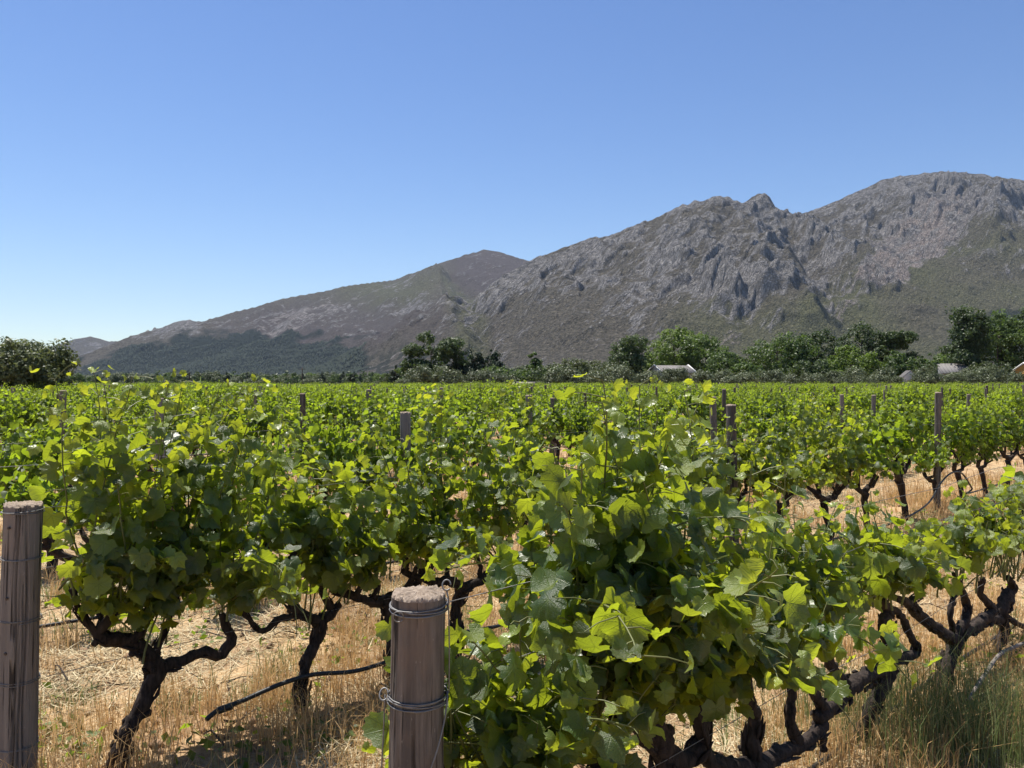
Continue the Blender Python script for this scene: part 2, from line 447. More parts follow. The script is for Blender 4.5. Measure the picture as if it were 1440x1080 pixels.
def base_h(X, Y, crest=False):
    H = np.full(X.shape, -30.0); dmin = np.full(X.shape, 1e9)
    nx = 80 * noise2(X / 420, Y / 420); ny = 80 * noise2(X / 420 + 9, Y / 420 + 4)
    for P, sl, ex in RIDGES:
        d0, _, _ = poly_dist(X, Y, P); dmin = np.minimum(dmin, d0)
        f = sstep(40, 420, d0); wx = X + nx * f; wy = Y + ny * f
        best = np.full(X.shape, -30.0)
        for a, b in zip(P[:-1], P[1:]):
            d = b[:2] - a[:2]; L2 = float(d @ d) + 1e-9
            tt = np.clip(((wx - a[0]) * d[0] + (wy - a[1]) * d[1]) / L2, 0, 1)
            dd = np.hypot(wx - a[0] - tt * d[0], wy - a[1] - tt * d[1]); z = a[2] + tt * (b[2] - a[2])
            Wd = np.maximum(z, 1) / sl * ex
            h = z * np.clip(1 - dd / Wd, 0, 1) ** ex - 30 * sstep(0.9, 1.1, dd / Wd)
            best = np.maximum(best, h)
        k = 14.0; lo = np.minimum(H, best); hi = np.maximum(H, best)
        H = hi + k * np.log1p(np.exp(-np.clip((hi - lo) / k, 0, 60))) * sstep(0, 80, d0)
    if crest: return H, dmin
    return H
def hit(px, py):
    a = (px - 720) / F; D = np.linspace(1300, 6600, 900)
    h = base_h(a * D, D); ray = EYE + (HZ - py) / F * D
    w = np.nonzero(h > ray)[0]
    d = D[w[0]] if len(w) else 3000.0
    return np.array([a * d, d, 0.0])
# spurs and gullies: (photo path laid onto the real slope, height change, width, sharper on the right)
FEAT = [
    ([(1076, 296), (1098, 340), (1108, 380), (1118, 415), (1150, 440)], 62, 190, True),
    ([(1052, 284), (1065, 330), (1075, 380), (1060, 420)], 26, 160, True),
    ([(1002, 286), (990, 330), (1005, 380), (1020, 420), (1010, 450), (1000, 480)], 34, 170, True),
    ([(1008, 412), (1022, 424), (1035, 438)], 30, 70, True),
    ([(1100, 312), (1140, 360), (1165, 410), (1190, 445), (1200, 480)], -70, 190, False),
    ([(1180, 285), (1150, 310), (1125, 335)], 30, 120, False),
    ([(1330, 250), (1290, 300), (1250, 345), (1200, 385), (1180, 405)], 34, 190, False),
    ([(1425, 285), (1408, 300), (1400, 320), (1404, 345)], 55, 130, True),
    ([(1400, 345), (1360, 400), (1300, 450)], 28, 220, False),
    ([(900, 320), (850, 360), (790, 410), (740, 470)], 22, 260, False),
    ([(612, 388), (620, 400), (622, 425), (636, 460), (652, 488)], 62, 190, True),
    ([(660, 395), (662, 430), (676, 470), (690, 500)], -60, 200, False),
    ([(500, 405), (480, 430), (440, 450)], 28, 250, False),
    ([(262, 452), (235, 467), (205, 490)], 20, 120, True),
    ([(420, 420), (360, 450), (300, 470)], 22, 260, False),
]
FP = [([hit(*q) for q in path], amp, w, sh) for path, amp, w, sh in FEAT]

def build_mountains():
    na, nd = 1250, 450
    a = np.linspace(-0.82, 0.82, na)
    D = np.concatenate([np.linspace(1250, 3600, 320), np.linspace(3620, 7600, nd - 320)])
    A, DD = np.meshgrid(a, D)
    X = A * DD; Y = DD.copy()
    H0, dc = base_h(X, Y, True)
    H = H0.copy(); calm = .38 + .62 * sstep(10, 150, dc); calm = calm * (1 - .45 * (1 - sstep(0, 260, dc)) * (A > .36))
    on = sstep(0, 120, H0)
    for P, amp, w, sh in FP:
        d, _, side = poly_dist(X + 25 * noise2(X / 90, Y / 90), Y + 25 * noise2(X / 90 + 7, Y / 90), P)
        ww = np.where((side > 0) & sh, w * 0.38, w)
        H += amp * on * sstep(0, 110, dc) * np.clip(1 - d / ww, 0, 1) ** 1.1 * (1 + 0.35 * noise2(X / 60, Y / 60))
    px = 720 + A * F
    far = sstep(3400, 4600, Y)
    # rockiness: high, steep and around the main massif; grassy aprons below
    apron = sstep(60, 300, H0)
    mass = sstep(640, 720, px + (H0 - 300) * .05) * (1 - far)
    zp = .48 * (Y - 2000) + .25 * H0
    q = (zp - 0.62 * X); r = (X + 0.62 * zp)
    strata = ridged(q / 95 + .5 * noise2(X / 200, Y / 200), r / 420 + Y / 800, 3, .55)
    strata2 = ridged(q / 38 + 5, r / 160 + Y / 300, 1, .6)
    gul = ridged(X / 260 + .6 * noise2(X / 300, Y / 300), Y / 520, 2, .4)
    patch = fbm(q / 260 + 3, r / 420, 4, .6)
    rockm = np.clip(0.26 + 0.30 * patch + 0.42 * (strata - .2) + .22 * (strata2 - .3) + 0.16 * mass - 0.45 * (1 - apron) - 0.32 * far, 0, 1)
    right_green = sstep(1150, 1260, px) * (1 - sstep(330, 560, H0 - (px - 1200) * 0.4))
    low_green = sstep(900, 1000, px) * (1 - sstep(130, 240, H0)) * (1 - sstep(1200, 1300, px))
    rockm = np.clip(rockm - 0.45 * right_green - .35 * low_green, 0, 1)
    amp = on * (1 - .45 * far) * calm
    H += amp * (24 * (.3 + rockm) * (strata - .35) + 6 * (.2 + rockm) * (strata2 - .3) + 34 * (gul - .2) * (0.25 + .75 * apron))
    def slab(per, wob, sharp=.86):
        st = q / per + wob * fbm(r / (per * 5), q / (per * 4), 3) + .5 * noise2(X / (per * 2), Y / (per * 2))
        f = st - np.floor(st)
        return (1 - f) * sstep(0, 1 - sharp, f) - .45
    m1 = sstep(-.15, .35, fbm(X / 240, Y / 240, 3)); m2 = sstep(-.25, .25, fbm(X / 120 + 9, Y / 120, 3))
    sl1 = slab(95, 1.3); sl2 = slab(44, 1.5)
    H += amp * (.15 + rockm) * (27 * m1 * sl1 + 14 * m2 * sl2)
    rockm = np.clip(rockm + .30 * (m1 * sl1 + .8 * m2 * sl2) * (rockm > .12), 0, 1)
    H += amp * (8 * fbm(X / 80, Y / 80, 2, .6) + (1.5 + 5 * rockm) * ridged(X / 48, Y / 60, 2, .5))
    py = HZ - (H0 - EYE) / Y * F
    def blob(cx, cy, rx, ry, rot=0, soft=.35):
        dx = px - cx; dy = py - cy; c, s = math.cos(rot), math.sin(rot)
        u = (dx * c + dy * s) / rx; v = (-dx * s + dy * c) / ry
        e = np.hypot(u, v) + .22 * fbm(X / 160, Y / 160, 3)
        return 1 - sstep(1 - soft, 1 + soft, e)
    green = np.clip(right_green * (.55 + .6 * noise2(X / 200, Y / 200)) + low_green * .75 + blob(655, 440, 26, 62, -.25) + .5 * blob(560, 415, 80, 22, -.15)
                    + .9 * blob(1180, 440, 45, 50, .3) + .35 * blob(520, 430, 90, 30, -.1), 0, 1)
    wood = np.clip(blob(300, 522, 215, 46, -.08, .10) * (Y < 4300) + blob(1450, 462, 130, 26, -.25, .2) * .7 + .6 * blob(560, 520, 110, 26, 0, .4) * (fbm(X / 60, Y / 60, 3) > -.1), 0, 1)
    wood = np.where(wood > .25, np.clip(wood * 1.2, 0, 1), wood)
    burnt = np.clip(.75 * blob(470, 462, 170, 34, -.05, .5) + .9 * blob(690, 380, 60, 30, 0, .3) * far + .5 * blob(400, 500, 60, 30), 0, 1)
    pink = np.clip(blob(1290, 345, 85, 34, -.6, .5) + blob(1230, 395, 50, 22, -.5, .5) + .8 * blob(1010, 492, 60, 16) + .6 * blob(870, 500, 90, 14) + .5 * blob(380, 470, 120, 14, -.4) + .7 * blob(565, 515, 30, 14), 0, 1)
    rockm = np.clip(rockm + .45 * blob(1015, 425, 55, 40) + .5 * blob(250, 470, 30, 28) + .5 * blob(1290, 345, 85, 34, -.6) + .25 * pink, 0, 1) * (1 - wood)
    wg = wood * on
    H += wg * 7 * np.abs(noise2(X / 14, Y / 14))
    V = np.stack([X, Y, H - 4], -1).reshape(-1, 3)
    i = np.arange(nd - 1)[:, None] * na; j = np.arange(na - 1)[None, :]
    Q = np.stack([i + j, i + j + 1, i + na + j + 1, i + na + j], -1)
    keep = (np.maximum.reduce([H[:-1, :-1], H[1:, :-1], H[:-1, 1:], H[1:, 1:]]) > -2)
    Q = Q[keep]
    used = np.zeros(len(V), bool); used[Q.ravel()] = True; idx = np.cumsum(used) - 1
    me = new_mesh('mountains', V[used], None, idx[Q], M['mountain'])
    for nm, ch in (('mk', (rockm, green, wood)), ('mk2', (pink, burnt, far * 0)), ('mq', (q / 100, r / 100, Y / 100))):
        at = me.attributes.new(nm, 'FLOAT_COLOR', 'POINT')
        c = np.ones((used.sum(), 4), np.float32)
        for k in range(3): c[:, k] = ch[k].ravel()[used]
        at.data.foreach_set('color', c.ravel())
    o = obj('mountains', me)
    tag(o, 'grey rocky mountain range with scrub slopes rising behind the vineyard', kind='structure')
    # points of the dark plantation and of scrub trees on the lower slopes
    sel = np.nonzero(((wood > .9) & (H > 3)).ravel())[0]
    return V, sel, H
MV, MWOOD, MH = build_mountains()

# ------------------------------------------------------------------ foliage crowns for trees
def leaf_cards(C, N, size, rg, nv=4):
    """small bent leaf sprays (2 triangles each) at C facing roughly N"""
    n = len(C)
    N = N + 0.55 * rg.standard_normal((n, 3)); N /= np.linalg.norm(N, axis=1)[:, None] + 1e-9
    A = rg.standard_normal((n, 3)); A -= N * (A * N).sum(1)[:, None]; A /= np.linalg.norm(A, axis=1)[:, None] + 1e-9
    B = np.cross(N, A)
    s = (size * rg.uniform(.6, 1.35, n))[:, None]
    P0 = C - A * s * .5; P1 = C + B * s * .32 + N * s * .08; P2 = C + A * s * .5; P3 = C - B * s * .32 + N * s * .08
    V = np.stack([P0, P1, P2, P3], 1).reshape(-1, 3)
    b = np.arange(n)[:, None] * 4
    T = np.concatenate([b + np.array([[0, 1, 2]]), b + np.array([[0, 2, 3]])])
    return V, T

def crown_mesh(name, blobs, nleaf, size, rg, mat, clump=26, csize=None, sparse=0.0):
    """blobs: (x,y,z, rx,ry,rz).  Leaves sit in many clumps whose centres fill the blobs."""
    Bl = np.array(blobs, float); w = Bl[:, 3] * Bl[:, 4] * Bl[:, 5]; w = w ** .75; w /= w.sum()
    nc = max(8, nleaf // clump)
    bi = rg.choice(len(Bl), nc, p=w)
    d = rg.standard_normal((nc, 3)); d /= np.linalg.norm(d, axis=1)[:, None]
    r = rg.uniform(.25, 1.0, nc) ** .42
    r = np.where(rg.random(nc) < .12, r * 1.14, r)
    CC = Bl[bi, :3] + d * r[:, None] * Bl[bi, 3:]
    cs = csize or float(np.median(Bl[:, 3]) * .30)
    rad = cs * rg.uniform(.55, 1.3, nc)
    ci = np.repeat(np.arange(nc), clump)
    e = rg.standard_normal((len(ci), 3)); e /= np.linalg.norm(e, axis=1)[:, None]
    er = rg.random(len(ci)) ** .4
    C = CC[ci] + e * (er * rad[ci])[:, None] * np.array([1, 1, .8])
    N = e * .7 + d[ci] * .6 + np.array([0, 0, .35])
    C = C[C[:, 2] > 0.05] if False else C
    V, T = leaf_cards(C, N, size, rg)
    n = len(C)
    tone = np.clip(rg.normal(.5, .17, nc)[ci] + rg.normal(0, .2, n), 0, 1)
    young = np.clip(rg.normal(.05, .12, nc)[ci] + .12 * (rg.random(n) < .08), 0, .8)
    lv = np.repeat(np.stack([tone, young, np.zeros(n)], 1), 4, 0)
    return new_mesh(name, V, T, None, mat, smooth=False, lv=lv)

def trunk_mesh(name, h, r, rg, limbs=6, spread=2.0, lean=0.0, top=None, mat=None, sides=8, bare=0.35):
    mb = MB(); top = top or h * .75
    P = [(0, 0, -.3), (lean * .2, 0, top * .3), (lean * .6 + rg.normal(0, .1), rg.normal(0, .1), top * .65), (lean, 0, top)]
    P = resample(P, max(.3, top / 10)); tube(mb, P, np.linspace(r * 1.15, r * .3, len(P)), sides, .06, rg=rg)
    for k in range(limbs):
        z0 = top * (bare + (0.95 - bare) * (k + rg.random()) / limbs); a = rg.uniform(0, 2 * math.pi)
        L = spread * rg.uniform(.6, 1.0) * (1.1 - .4 * z0 / top)
        i = np.argmin(np.abs(P[:, 2] - z0)); b = P[i]
        e = b + np.array([math.cos(a) * L, math.sin(a) * L, L * rg.uniform(.45, .95)])
        m = (b + e) / 2 + np.array([0, 0, .12 * L]) + rg.normal(0, .08 * L, 3)
        Q = resample([b, m, e], max(.3, L / 5)); tube(mb, Q, np.linspace(r * .42, r * .08, len(Q)), 5, .05, rg=rg)
    return mb.mesh(name, mat or M['tree_bark'])

TM = {
    'dark': foliage_mat('dark_tree_leaves', (0.022, 0.042, 0.016), (0.085, 0.120, 0.042), (0.11, 0.14, 0.045), (0.13, 0.20, 0.04), .3, .5, .35),
    'mid': foliage_mat('mid_green_tree_leaves', (0.030, 0.058, 0.016), (0.100, 0.150, 0.040), (0.15, 0.19, 0.05), (0.20, 0.31, 0.05), .32, .5, .35),
    'bright': foliage_mat('bright_green_tree_leaves', (0.050, 0.090, 0.016), (0.150, 0.205, 0.045), (0.21, 0.25, 0.06), (0.30, 0.44, 0.06), .34, .5, .35),
    'olive': foliage_mat('olive_tree_leaves', (0.050, 0.070, 0.030), (0.160, 0.190, 0.095), (0.18, 0.19, 0.12), (0.16, 0.19, 0.08), .25, .5, .35),
    'blue': foliage_mat('conifer_needles', (0.010, 0.022, 0.013), (0.040, 0.062, 0.034), (0.06, 0.085, 0.04), (0.06, 0.11, 0.04), .2, .55, .3),
    'lit': foliage_mat('sunlit_grey_green_leaves', (0.05, 0.07, 0.028), (0.19, 0.215, 0.10), (0.22, 0.24, 0.11), (0.26, 0.30, 0.09), .32, .5, .35),  # grey green leaves with the colour raised to paint in sunlit clumps
    'pine': foliage_mat('plantation_needles', (0.008, 0.016, 0.010), (0.022, 0.034, 0.021), (0.03, 0.04, 0.02), (0.02, 0.04, 0.02), .1, .7, .1),
    'grey': foliage_mat('grey_green_leaves', (0.034, 0.052, 0.022), (0.118, 0.140, 0.064), (0.15, 0.17, 0.08), (0.17, 0.22, 0.06), .28, .5, .35),
}

def blobs_for(kind, h, w, rg):
    B = []
    if kind == 'broad':
        B.append((0, 0, h * .55, w * .42, w * .36, h * .41))
        for k in range(9):
            a = rg.uniform(0, 6.28); rr = w * rg.uniform(.24, .42); z = h * rg.uniform(.18, .78)
            s = w * rg.uniform(.15, .24); B.append((math.cos(a) * rr, math.sin(a) * rr, z, s, s, s * .85))
        B.append((rg.normal(0, w * .08), 0, h * .86, w * .2, w * .2, h * .14))
    elif kind == 'airy':
        for k in range(13):
            a = rg.uniform(0, 6.28); rr = w * rg.uniform(.05, .42); z = h * rg.uniform(.35, .93)
            s = w * rg.uniform(.10, .17); B.append((math.cos(a) * rr, math.sin(a) * rr, z, s, s, s * .6))
    elif kind == 'cone':
        for k in range(9):
            f = k / 8; z = h * (.12 + .84 * f); s = w * .5 * (1 - f) ** .8 + .12
            for q in range(3 if f < .7 else 1):
                a = rg.uniform(0, 6.28); B.append((math.cos(a) * s * .45, math.sin(a) * s * .45, z, s * .62, s * .62, h * .07))
    elif kind == 'column':
        for k in range(8):
            f = (k + .5) / 8; z = h * (.12 + .8 * f); s = w * (.30 + .20 * math.sin(math.pi * (f * .8 + .15)))
            for q in range(2):
                B.append((rg.normal(0, w * .13), rg.normal(0, w * .1), z, s * .7, s * .7, h * .1))
    elif kind == 'bush':
        B.append((0, 0, h * .52, w * .40, w * .38, h * .42))
        for k in range(7):
            a = rg.uniform(0, 6.28); rr = w * rg.uniform(.2, .36); z = h * rg.uniform(.25, .72)
            s = w * rg.uniform(.14, .22); B.append((math.cos(a) * rr, math.sin(a) * rr, z, s, s, s * .8))
    return B

def make_tree(name, label, cat, px, ytop, wpx, D, kind, mat, nleaf=4200, size=.36, ybase=None, group=None, seed=0, trunk_r=.22, lean=0., clump=26, csize=None, bare=.3):
    rg = np.random.default_rng(seed + 100)
    h = EYE + (HZ - ytop) / F * D; w = wpx / F * D
    x = (px - 720) / F * D
    r = empty(name, (x, D, 0)); tag(r, label, cat, group)
    obj('crown', crown_mesh('crown', blobs_for(kind, h, w * 1.08, rg), nleaf, size, rg, TM[mat], clump, csize), r)
    obj('trunk', trunk_mesh('trunk', h, trunk_r, rg, 8, w * .27, lean, h * .72, bare=bare), r)
    return r

TREES = [
    ('airy_tree', 'tall dark tree with open crown and visible limbs, left end of the tree belt', 'tree', 606, 470, 84, 150, 'airy', 'dark', 7000, .34),
    ('pale_green_tree', 'low pale green bushy tree at the foot of the tall airy tree', 'tree', 583, 497, 44, 147, 'bush', 'mid', 3000, .34),
    ('conifer_tree', 'dark conifer with ragged top between airy tree and leaning conifer', 'tree', 640, 484, 42, 152, 'cone', 'blue', 3200, .34),
    ('conifer_tree', 'broad dark conifer in the middle of the conifer clump', 'tree', 667, 485, 62, 150, 'cone', 'blue', 4600, .34),
    ('conifer_tree', 'pointed dark conifer at the right end of the conifer clump', 'tree', 696, 481, 52, 150, 'cone', 'blue', 4000, .34),
    ('conifer_tree', 'small pointed dark conifer standing alone left of the airy tree', 'tree', 556, 511, 22, 160, 'cone', 'blue', 1500, .34),
    ('conifer_tree', 'tiny dark conifer above the vines below the burnt slope', 'tree', 494, 524, 18, 170, 'cone', 'blue', 900, .34),
    ('green_bush', 'rounded dark green bush right of the small white trailer', 'bush', 765, 516, 62, 138, 'bush', 'dark', 3000, .34),
    ('green_bush', 'wide green bush between conifers and the small white trailer', 'bush', 712, 516, 72, 140, 'bush', 'mid', 3400, .34),
    ('pointed_tree', 'bright green pyramidal tree standing above low bushes', 'tree', 752, 488, 42, 152, 'cone', 'mid', 4200, .38),
    ('conifer_tree', 'little dark conifer tip right of the pyramidal green tree', 'tree', 779, 497, 14, 165, 'cone', 'blue', 900, .3),
    ('grey_green_tree', 'low wide grey green tree right of the pyramidal tree', 'tree', 800, 503, 70, 150, 'bush', 'grey', 3600, .34),
    ('grey_green_tree', 'low grey green tree left of the tall dark column tree', 'tree', 836, 506, 58, 150, 'bush', 'grey', 3000, .34),
    ('column_tree', 'tall dark upright tree left of the white house', 'tree', 885, 471, 54, 146, 'column', 'dark', 6500, .34),
    ('broad_tree', 'bright green broad tree behind the white house', 'tree', 948, 459, 72, 158, 'broad', 'bright', 6500, .38),
    ('broad_tree', 'mid green broad tree right of the bright tree behind the house', 'tree', 993, 470, 66, 156, 'broad', 'mid', 5600, .36),
    ('round_tree', 'rounded green tree right of the white house', 'tree', 1022, 488, 52, 148, 'bush', 'mid', 4000, .36),
    ('broad_tree', 'full green tree at the left of the large grove', 'tree', 1092, 468, 74, 152, 'broad', 'mid', 6500, .36),
    ('broad_tree', 'dark brownish green tree in the middle of the grove', 'tree', 1148, 463, 62, 156, 'broad', 'dark', 5600, .36),
    ('round_tree', 'yellow green round tree in front of the dark grove', 'tree', 1196, 486, 58, 144, 'broad', 'bright', 4600, .36),
    ('broad_tree', 'tall dark tree at the top of the grove', 'tree', 1212, 452, 66, 160, 'broad', 'dark', 5600, .36),
    ('broad_tree', 'dark ragged tree at the right of the grove', 'tree', 1256, 460, 70, 158, 'airy', 'dark', 5200, .36),
    ('round_tree', 'dull green round tree at the right foot of the grove', 'tree', 1264, 492, 52, 146, 'bush', 'mid', 3800, .36),
    ('round_tree', 'small green tree left of the grey roof', 'tree', 1302, 497, 40, 148, 'bush', 'mid', 2800, .36),
    ('round_tree', 'yellowish tree behind the grey roof', 'tree', 1332, 496, 44, 175, 'bush', 'bright', 2800, .38),
    ('tall_tree', 'tall dark blue green tree right of the grey roof', 'tree', 1364, 428, 62, 148, 'column', 'dark', 8200, .38),
    ('tall_tree', 'tall dark tree second from the right edge of the view', 'tree', 1404, 437, 66, 150, 'broad', 'mid', 7200, .38),
    ('tall_tree', 'tall dark tree at the right edge of the view', 'tree', 1447, 432, 70, 152, 'broad', 'dark', 7200, .38),
    ('tall_tree', 'tall dark tree past the right edge of the view', 'tree', 1500, 440, 80, 152, 'broad', 'dark', 5000, .42),
    ('green_bush', 'low green bush in front of the tall dark trees at right', 'bush', 1398, 508, 62, 140, 'bush', 'grey', 3000, .34),
    ('green_bush', 'green bush between grove and small trailer side, under the round tree', 'bush', 1052, 506, 44, 142, 'bush', 'mid', 2600, .34),
    ('green_bush', 'dark bush in front of the grove below the dark tree', 'bush', 1140, 500, 54, 144, 'bush', 'dark', 2800, .34),
]
for i, t in enumerate(TREES):
    nm, lb, ct, px, yt, wp, D, kd, mt, nl, sz = t; nl = int(nl * 1.9); sz *= 1.12; wp *= 1.0 if kd in ('cone', 'column') else 1.22
    make_tree(nm, lb, ct, px, yt, wp, D, kd, mt, nl, sz, seed=i, group='trees behind the vineyard')
# the big leafy tree at the left edge, nearer than the rest
make_tree('broad_tree', 'large rounded olive green tree at the left edge above the vines', 'tree', 18, 474, 165, 47, 'bush', 'lit', 26000, .21, seed=77, csize=.5, clump=34)
make_tree('broad_tree', 'dark tree past the left edge beside the large rounded tree', 'tree', -90, 470, 150, 49, 'bush', 'dark', 6000, .2, seed=78, csize=.42)

# olive bushes in a long row along the far end of the vineyard
def olive_row():
    protos = []
    for k in range(6):
        rg = np.random.default_rng(300 + k)
        w, h = 4.9, 4.1
        protos.append((crown_mesh('crown', blobs_for('bush', h, w, rg), 3400, .30, rg, TM['olive'], 22, .75), trunk_mesh('trunk', h, .1, rg, 4, 1.1, 0, 1.6)))
    rg = np.random.default_rng(9); n = 0
    for row, (D, x0, x1) in enumerate(((129, 530, 1470), (137, 170, 1470))):
        px = x0
        while px < x1:
            x = (px - 720) / F * D; d = D + rg.normal(0, .8)
            far_left = px < 560
            sc = rg.uniform(.62, 1.12) * (0.62 if far_left else 1.0) * (.72 if 700 < px < 765 else 1)
            d2 = d + (40 if far_left else 0); x = (px - 720) / F * d2
            r = empty('olive_bush', (x, d2, 0), rg.uniform(0, 6.28)); r.scale = (sc * rg.uniform(.9, 1.1), sc, sc * rg.uniform(.9, 1.1))
            tag(r, ('low grey green bush in the front line of the olive hedge beyond the vines' if row == 0 else 'grey green bush in the back line of the olive hedge beyond the vines'),
                'bush', 'olive bushes, %s line' % ('front' if row == 0 else 'back'))
            c, t = protos[rg.integers(6)]
            obj('crown', c, r); obj('trunk', t, r)
            px += 33 * rg.uniform(.6, 1.3)
olive_row()

def slope_forest():
    rg = np.random.default_rng(21)
    pick = rg.choice(MWOOD, min(9000, len(MWOOD)), replace=False)
    P = MV[pick]; n = len(P); P = P[(P[:, 1] < 4600)]; n = len(P)
    h = rg.uniform(6, 13, n); r = h * rg.uniform(.22, .36, n)
    a = np.arange(5) * 2 * math.pi / 5
    ring = np.stack([np.cos(a), np.sin(a), np.zeros(5)], -1)
    V = np.concatenate([P[:, None, :] + ring[None] * r[:, None, None] + np.array([0, 0, 1.0]) * (h * .15)[:, None, None],
                        P[:, None, :] + (np.array([0, 0, 1.0]) * h[:, None])[:, None, :] + rg.normal(0, .6, (n, 1, 3))], 1)
    b = np.arange(n)[:, None] * 6
    T = np.concatenate([b + np.array([[k, (k + 1) % 5, 5]]) for k in range(5)])
    lv = np.repeat(np.stack([rg.random(n), np.zeros(n), np.zeros(n)], 1), 6, 0)
    o = obj('hillside_wood', new_mesh('hillside_wood', V.reshape(-1, 3), T, None, TM['pine'], smooth=False, lv=lv))
    tag(o, 'dark pine plantation covering the lower mountain slopes', 'wood', kind='stuff')
slope_forest()


# ------------------------------------------------------------------ buildings and poles beyond the vines
def wall_mat(name, col): return simple(name, col, .85, .2, 0, .08, 1.2)
M['white_wall'] = wall_mat('whitewashed_wall', (0.62, 0.61, 0.58))
M['orange_wall'] = wall_mat('orange_plaster', (0.62, 0.30, 0.07))
M['roof'] = simple('grey_roof_sheet', (0.19, 0.18, 0.175), .9, .1, 0, .18, 2.5)
M['pane'] = simple('window_glass', (0.03, 0.04, 0.05), .12, .6)
M['dark_wood'] = simple('dark_timber', (0.09, 0.07, 0.055), .8, .3)
M['tyre'] = simple('black_tyre', (0.02, 0.02, 0.02), .8, .3)

def house(label, px, D, L, Wd, he, hr, rz, wall='white_wall', verge=True, name='house', cat='house'):
    x = (px - 720) / F * D
    r = empty(name, (x, D, 0), rz); tag(r, label, cat)
    mb = MB(); l, w = L / 2, Wd / 2
    V = [(-l, -w, -.3), (l, -w, -.3), (l, w, -.3), (-l, w, -.3), (-l, -w, he), (l, -w, he), (l, w, he), (-l, w, he), (-l, 0, hr), (l, 0, hr)]
    mb.add(V, [[4, 8, 7], [5, 6, 9]], [[0, 1, 5, 4], [1, 2, 6, 5], [2, 3, 7, 6], [3, 0, 4, 7]])
    mb.build('wall', M[wall], r, False)
    for s in (-1, 1):
        mb = MB(); dy = w + .35; z0 = he - .35 * (hr - he) / w
        th = .12
        A = [(-l - .02, s * dy, z0), (l + .02, s * dy, z0), (l + .02, 0, hr + .02), (-l - .02, 0, hr + .02)]
        V = A + [(p[0], p[1], p[2] + th) for p in A]
        mb.add(V, None, [[0, 1, 2, 3], [7, 6, 5, 4], [0, 4, 5, 1], [1, 5, 6, 2], [2, 6, 7, 3], [3, 7, 4, 0]])
        rp = mb.build('roof_slope', M['roof'], r, False)
        rb = MB()
        for k in range(int(L / .6)):
            xx = -l + .3 + k * .6; a = np.array([xx, s * dy, z0 + th + .02]); b = np.array([xx, 0, hr + th + .04])
            tube(rb, [a, b], .035, 4)
        rb.build('roof_rib', M['roof'], rp, False)['kind'] = 'stuff'
        if verge:
            for e in (-1, 1):
                vb = MB(); tube(vb, [(e * (l + .1), s * dy, z0 + .12), (e * (l + .1), 0, hr + .22)], .16, 4)
                vb.build('verge', M['white_wall'], r, False)
    for k in range(max(1, int(L / 2.4))):
        xx = -l + L * (k + .5) / max(1, int(L / 2.4))
        mb = MB(); mb.box((xx, -w - .02, he * .58), (.45, .04, .5)); f = mb.build('window', M['white_wall'], r, False)
        mb = MB()
        for q in (-1, 1): mb.box((xx + q * .2, -w - .07, he * .58), (.17, .015, .42))
        mb.build('pane', M['pane'], f, False)
    mb = MB(); mb.box((-l - .03, 0, 1.0), (.04, .45, 1.0)); mb.build('door', M['dark_wood'], r, False)
    return r
house('white walled farmhouse with grey pitched roof left of the round green tree', 944, 146, 6.6, 6.2, 3.3, 4.55, math.radians(16))
house('small white house with grey roof between the grove and the tall dark trees', 1336, 146, 5.2, 5.0, 3.35, 4.9, math.radians(-6), verge=False)
house('little white gable showing above the vines at the right foot of the grove', 1277, 134, 2.6, 2.6, 2.3, 3.45, math.radians(80), verge=False)
house('orange plastered building with white trim at the right edge of the view', 1458, 128, 4.2, 4, 3.6, 4.5, math.radians(5), wall='orange_wall')

def trailer():
    D = 125.; x = (739.5 - 720) / F * D
    r = empty('trailer', (x, D, 0), math.radians(3)); tag(r, 'small white flat roofed trailer standing at the end of the vines', 'trailer')
    mb = MB(); mb.box((0, 0, 1.12), (1.32, .8, .5)); mb.build('body', M['white_wall'], r, False)
    mb = MB(); mb.box((0, 0, 1.67), (1.4, .88, .045)); mb.build('roof', M['white_wall'], r, False)
    for q in (-.8, 0, .8):
        mb = MB(); mb.box((q, -.81, 1.3), (.28, .02, .17)); mb.build('window', M['pane'], r, False)
    for q in (-.86, .86):
        mb = MB(); tube(mb, [(.1, q - .1, .33), (.1, q + .1, .33)], .33, 14); mb.build('wheel', M['tyre'], r)
    mb = MB(); tube(mb, [(-1.3, 0, .55), (-2.2, 0, .5)], .05, 6); mb.build('drawbar', M['wire'], r)
trailer()

def pole(px, D, h, label, cross=False):
    x = (px - 720) / F * D
    r = empty('utility_pole', (x, D, 0)); tag(r, label, 'pole')
    mb = MB(); tube(mb, [(0, 0, -.3), (0, 0, h)], [.16, .11], 8); mb.build('pole_shaft', M['dark_wood'], r)
    mb = MB(); mb.box((0, 0, h - .5), (.8, .06, .06)); mb.build('crossarm', M['dark_wood'], r)
pole(425, 190, 5.2, 'thin utility pole rising over the vines left of the tiny conifer')
def stub(px, D, h):
    r = empty('dead_tree', ((px - 720) / F * D, D, 0)); tag(r, 'bare dark trunk standing alone over the vines at left', 'tree')
    rg = np.random.default_rng(5)
    obj('trunk', trunk_mesh('trunk', h, .32, rg, 3, .7, 0, h, bare=.6), r)
stub(267, 190, 4.1)
for i, (px, yt, wp, D) in enumerate([(205, 535, 42, 210), (186, 539, 26, 205), (283, 537, 30, 200), (330, 538, 34, 220), (392, 534, 30, 215), (455, 536, 34, 200), (236, 539, 26, 205), (516, 534, 34, 180), (362, 539, 24, 205), (540, 530, 26, 175)]):
    make_tree('low_tree', 'low dull green tree far off beyond the left part of the vineyard', 'tree', px, yt - 3, wp, D, 'bush', 'grey' if i % 2 else 'dark', 900, .42, seed=500 + i, group='low trees far off at left', trunk_r=.12)

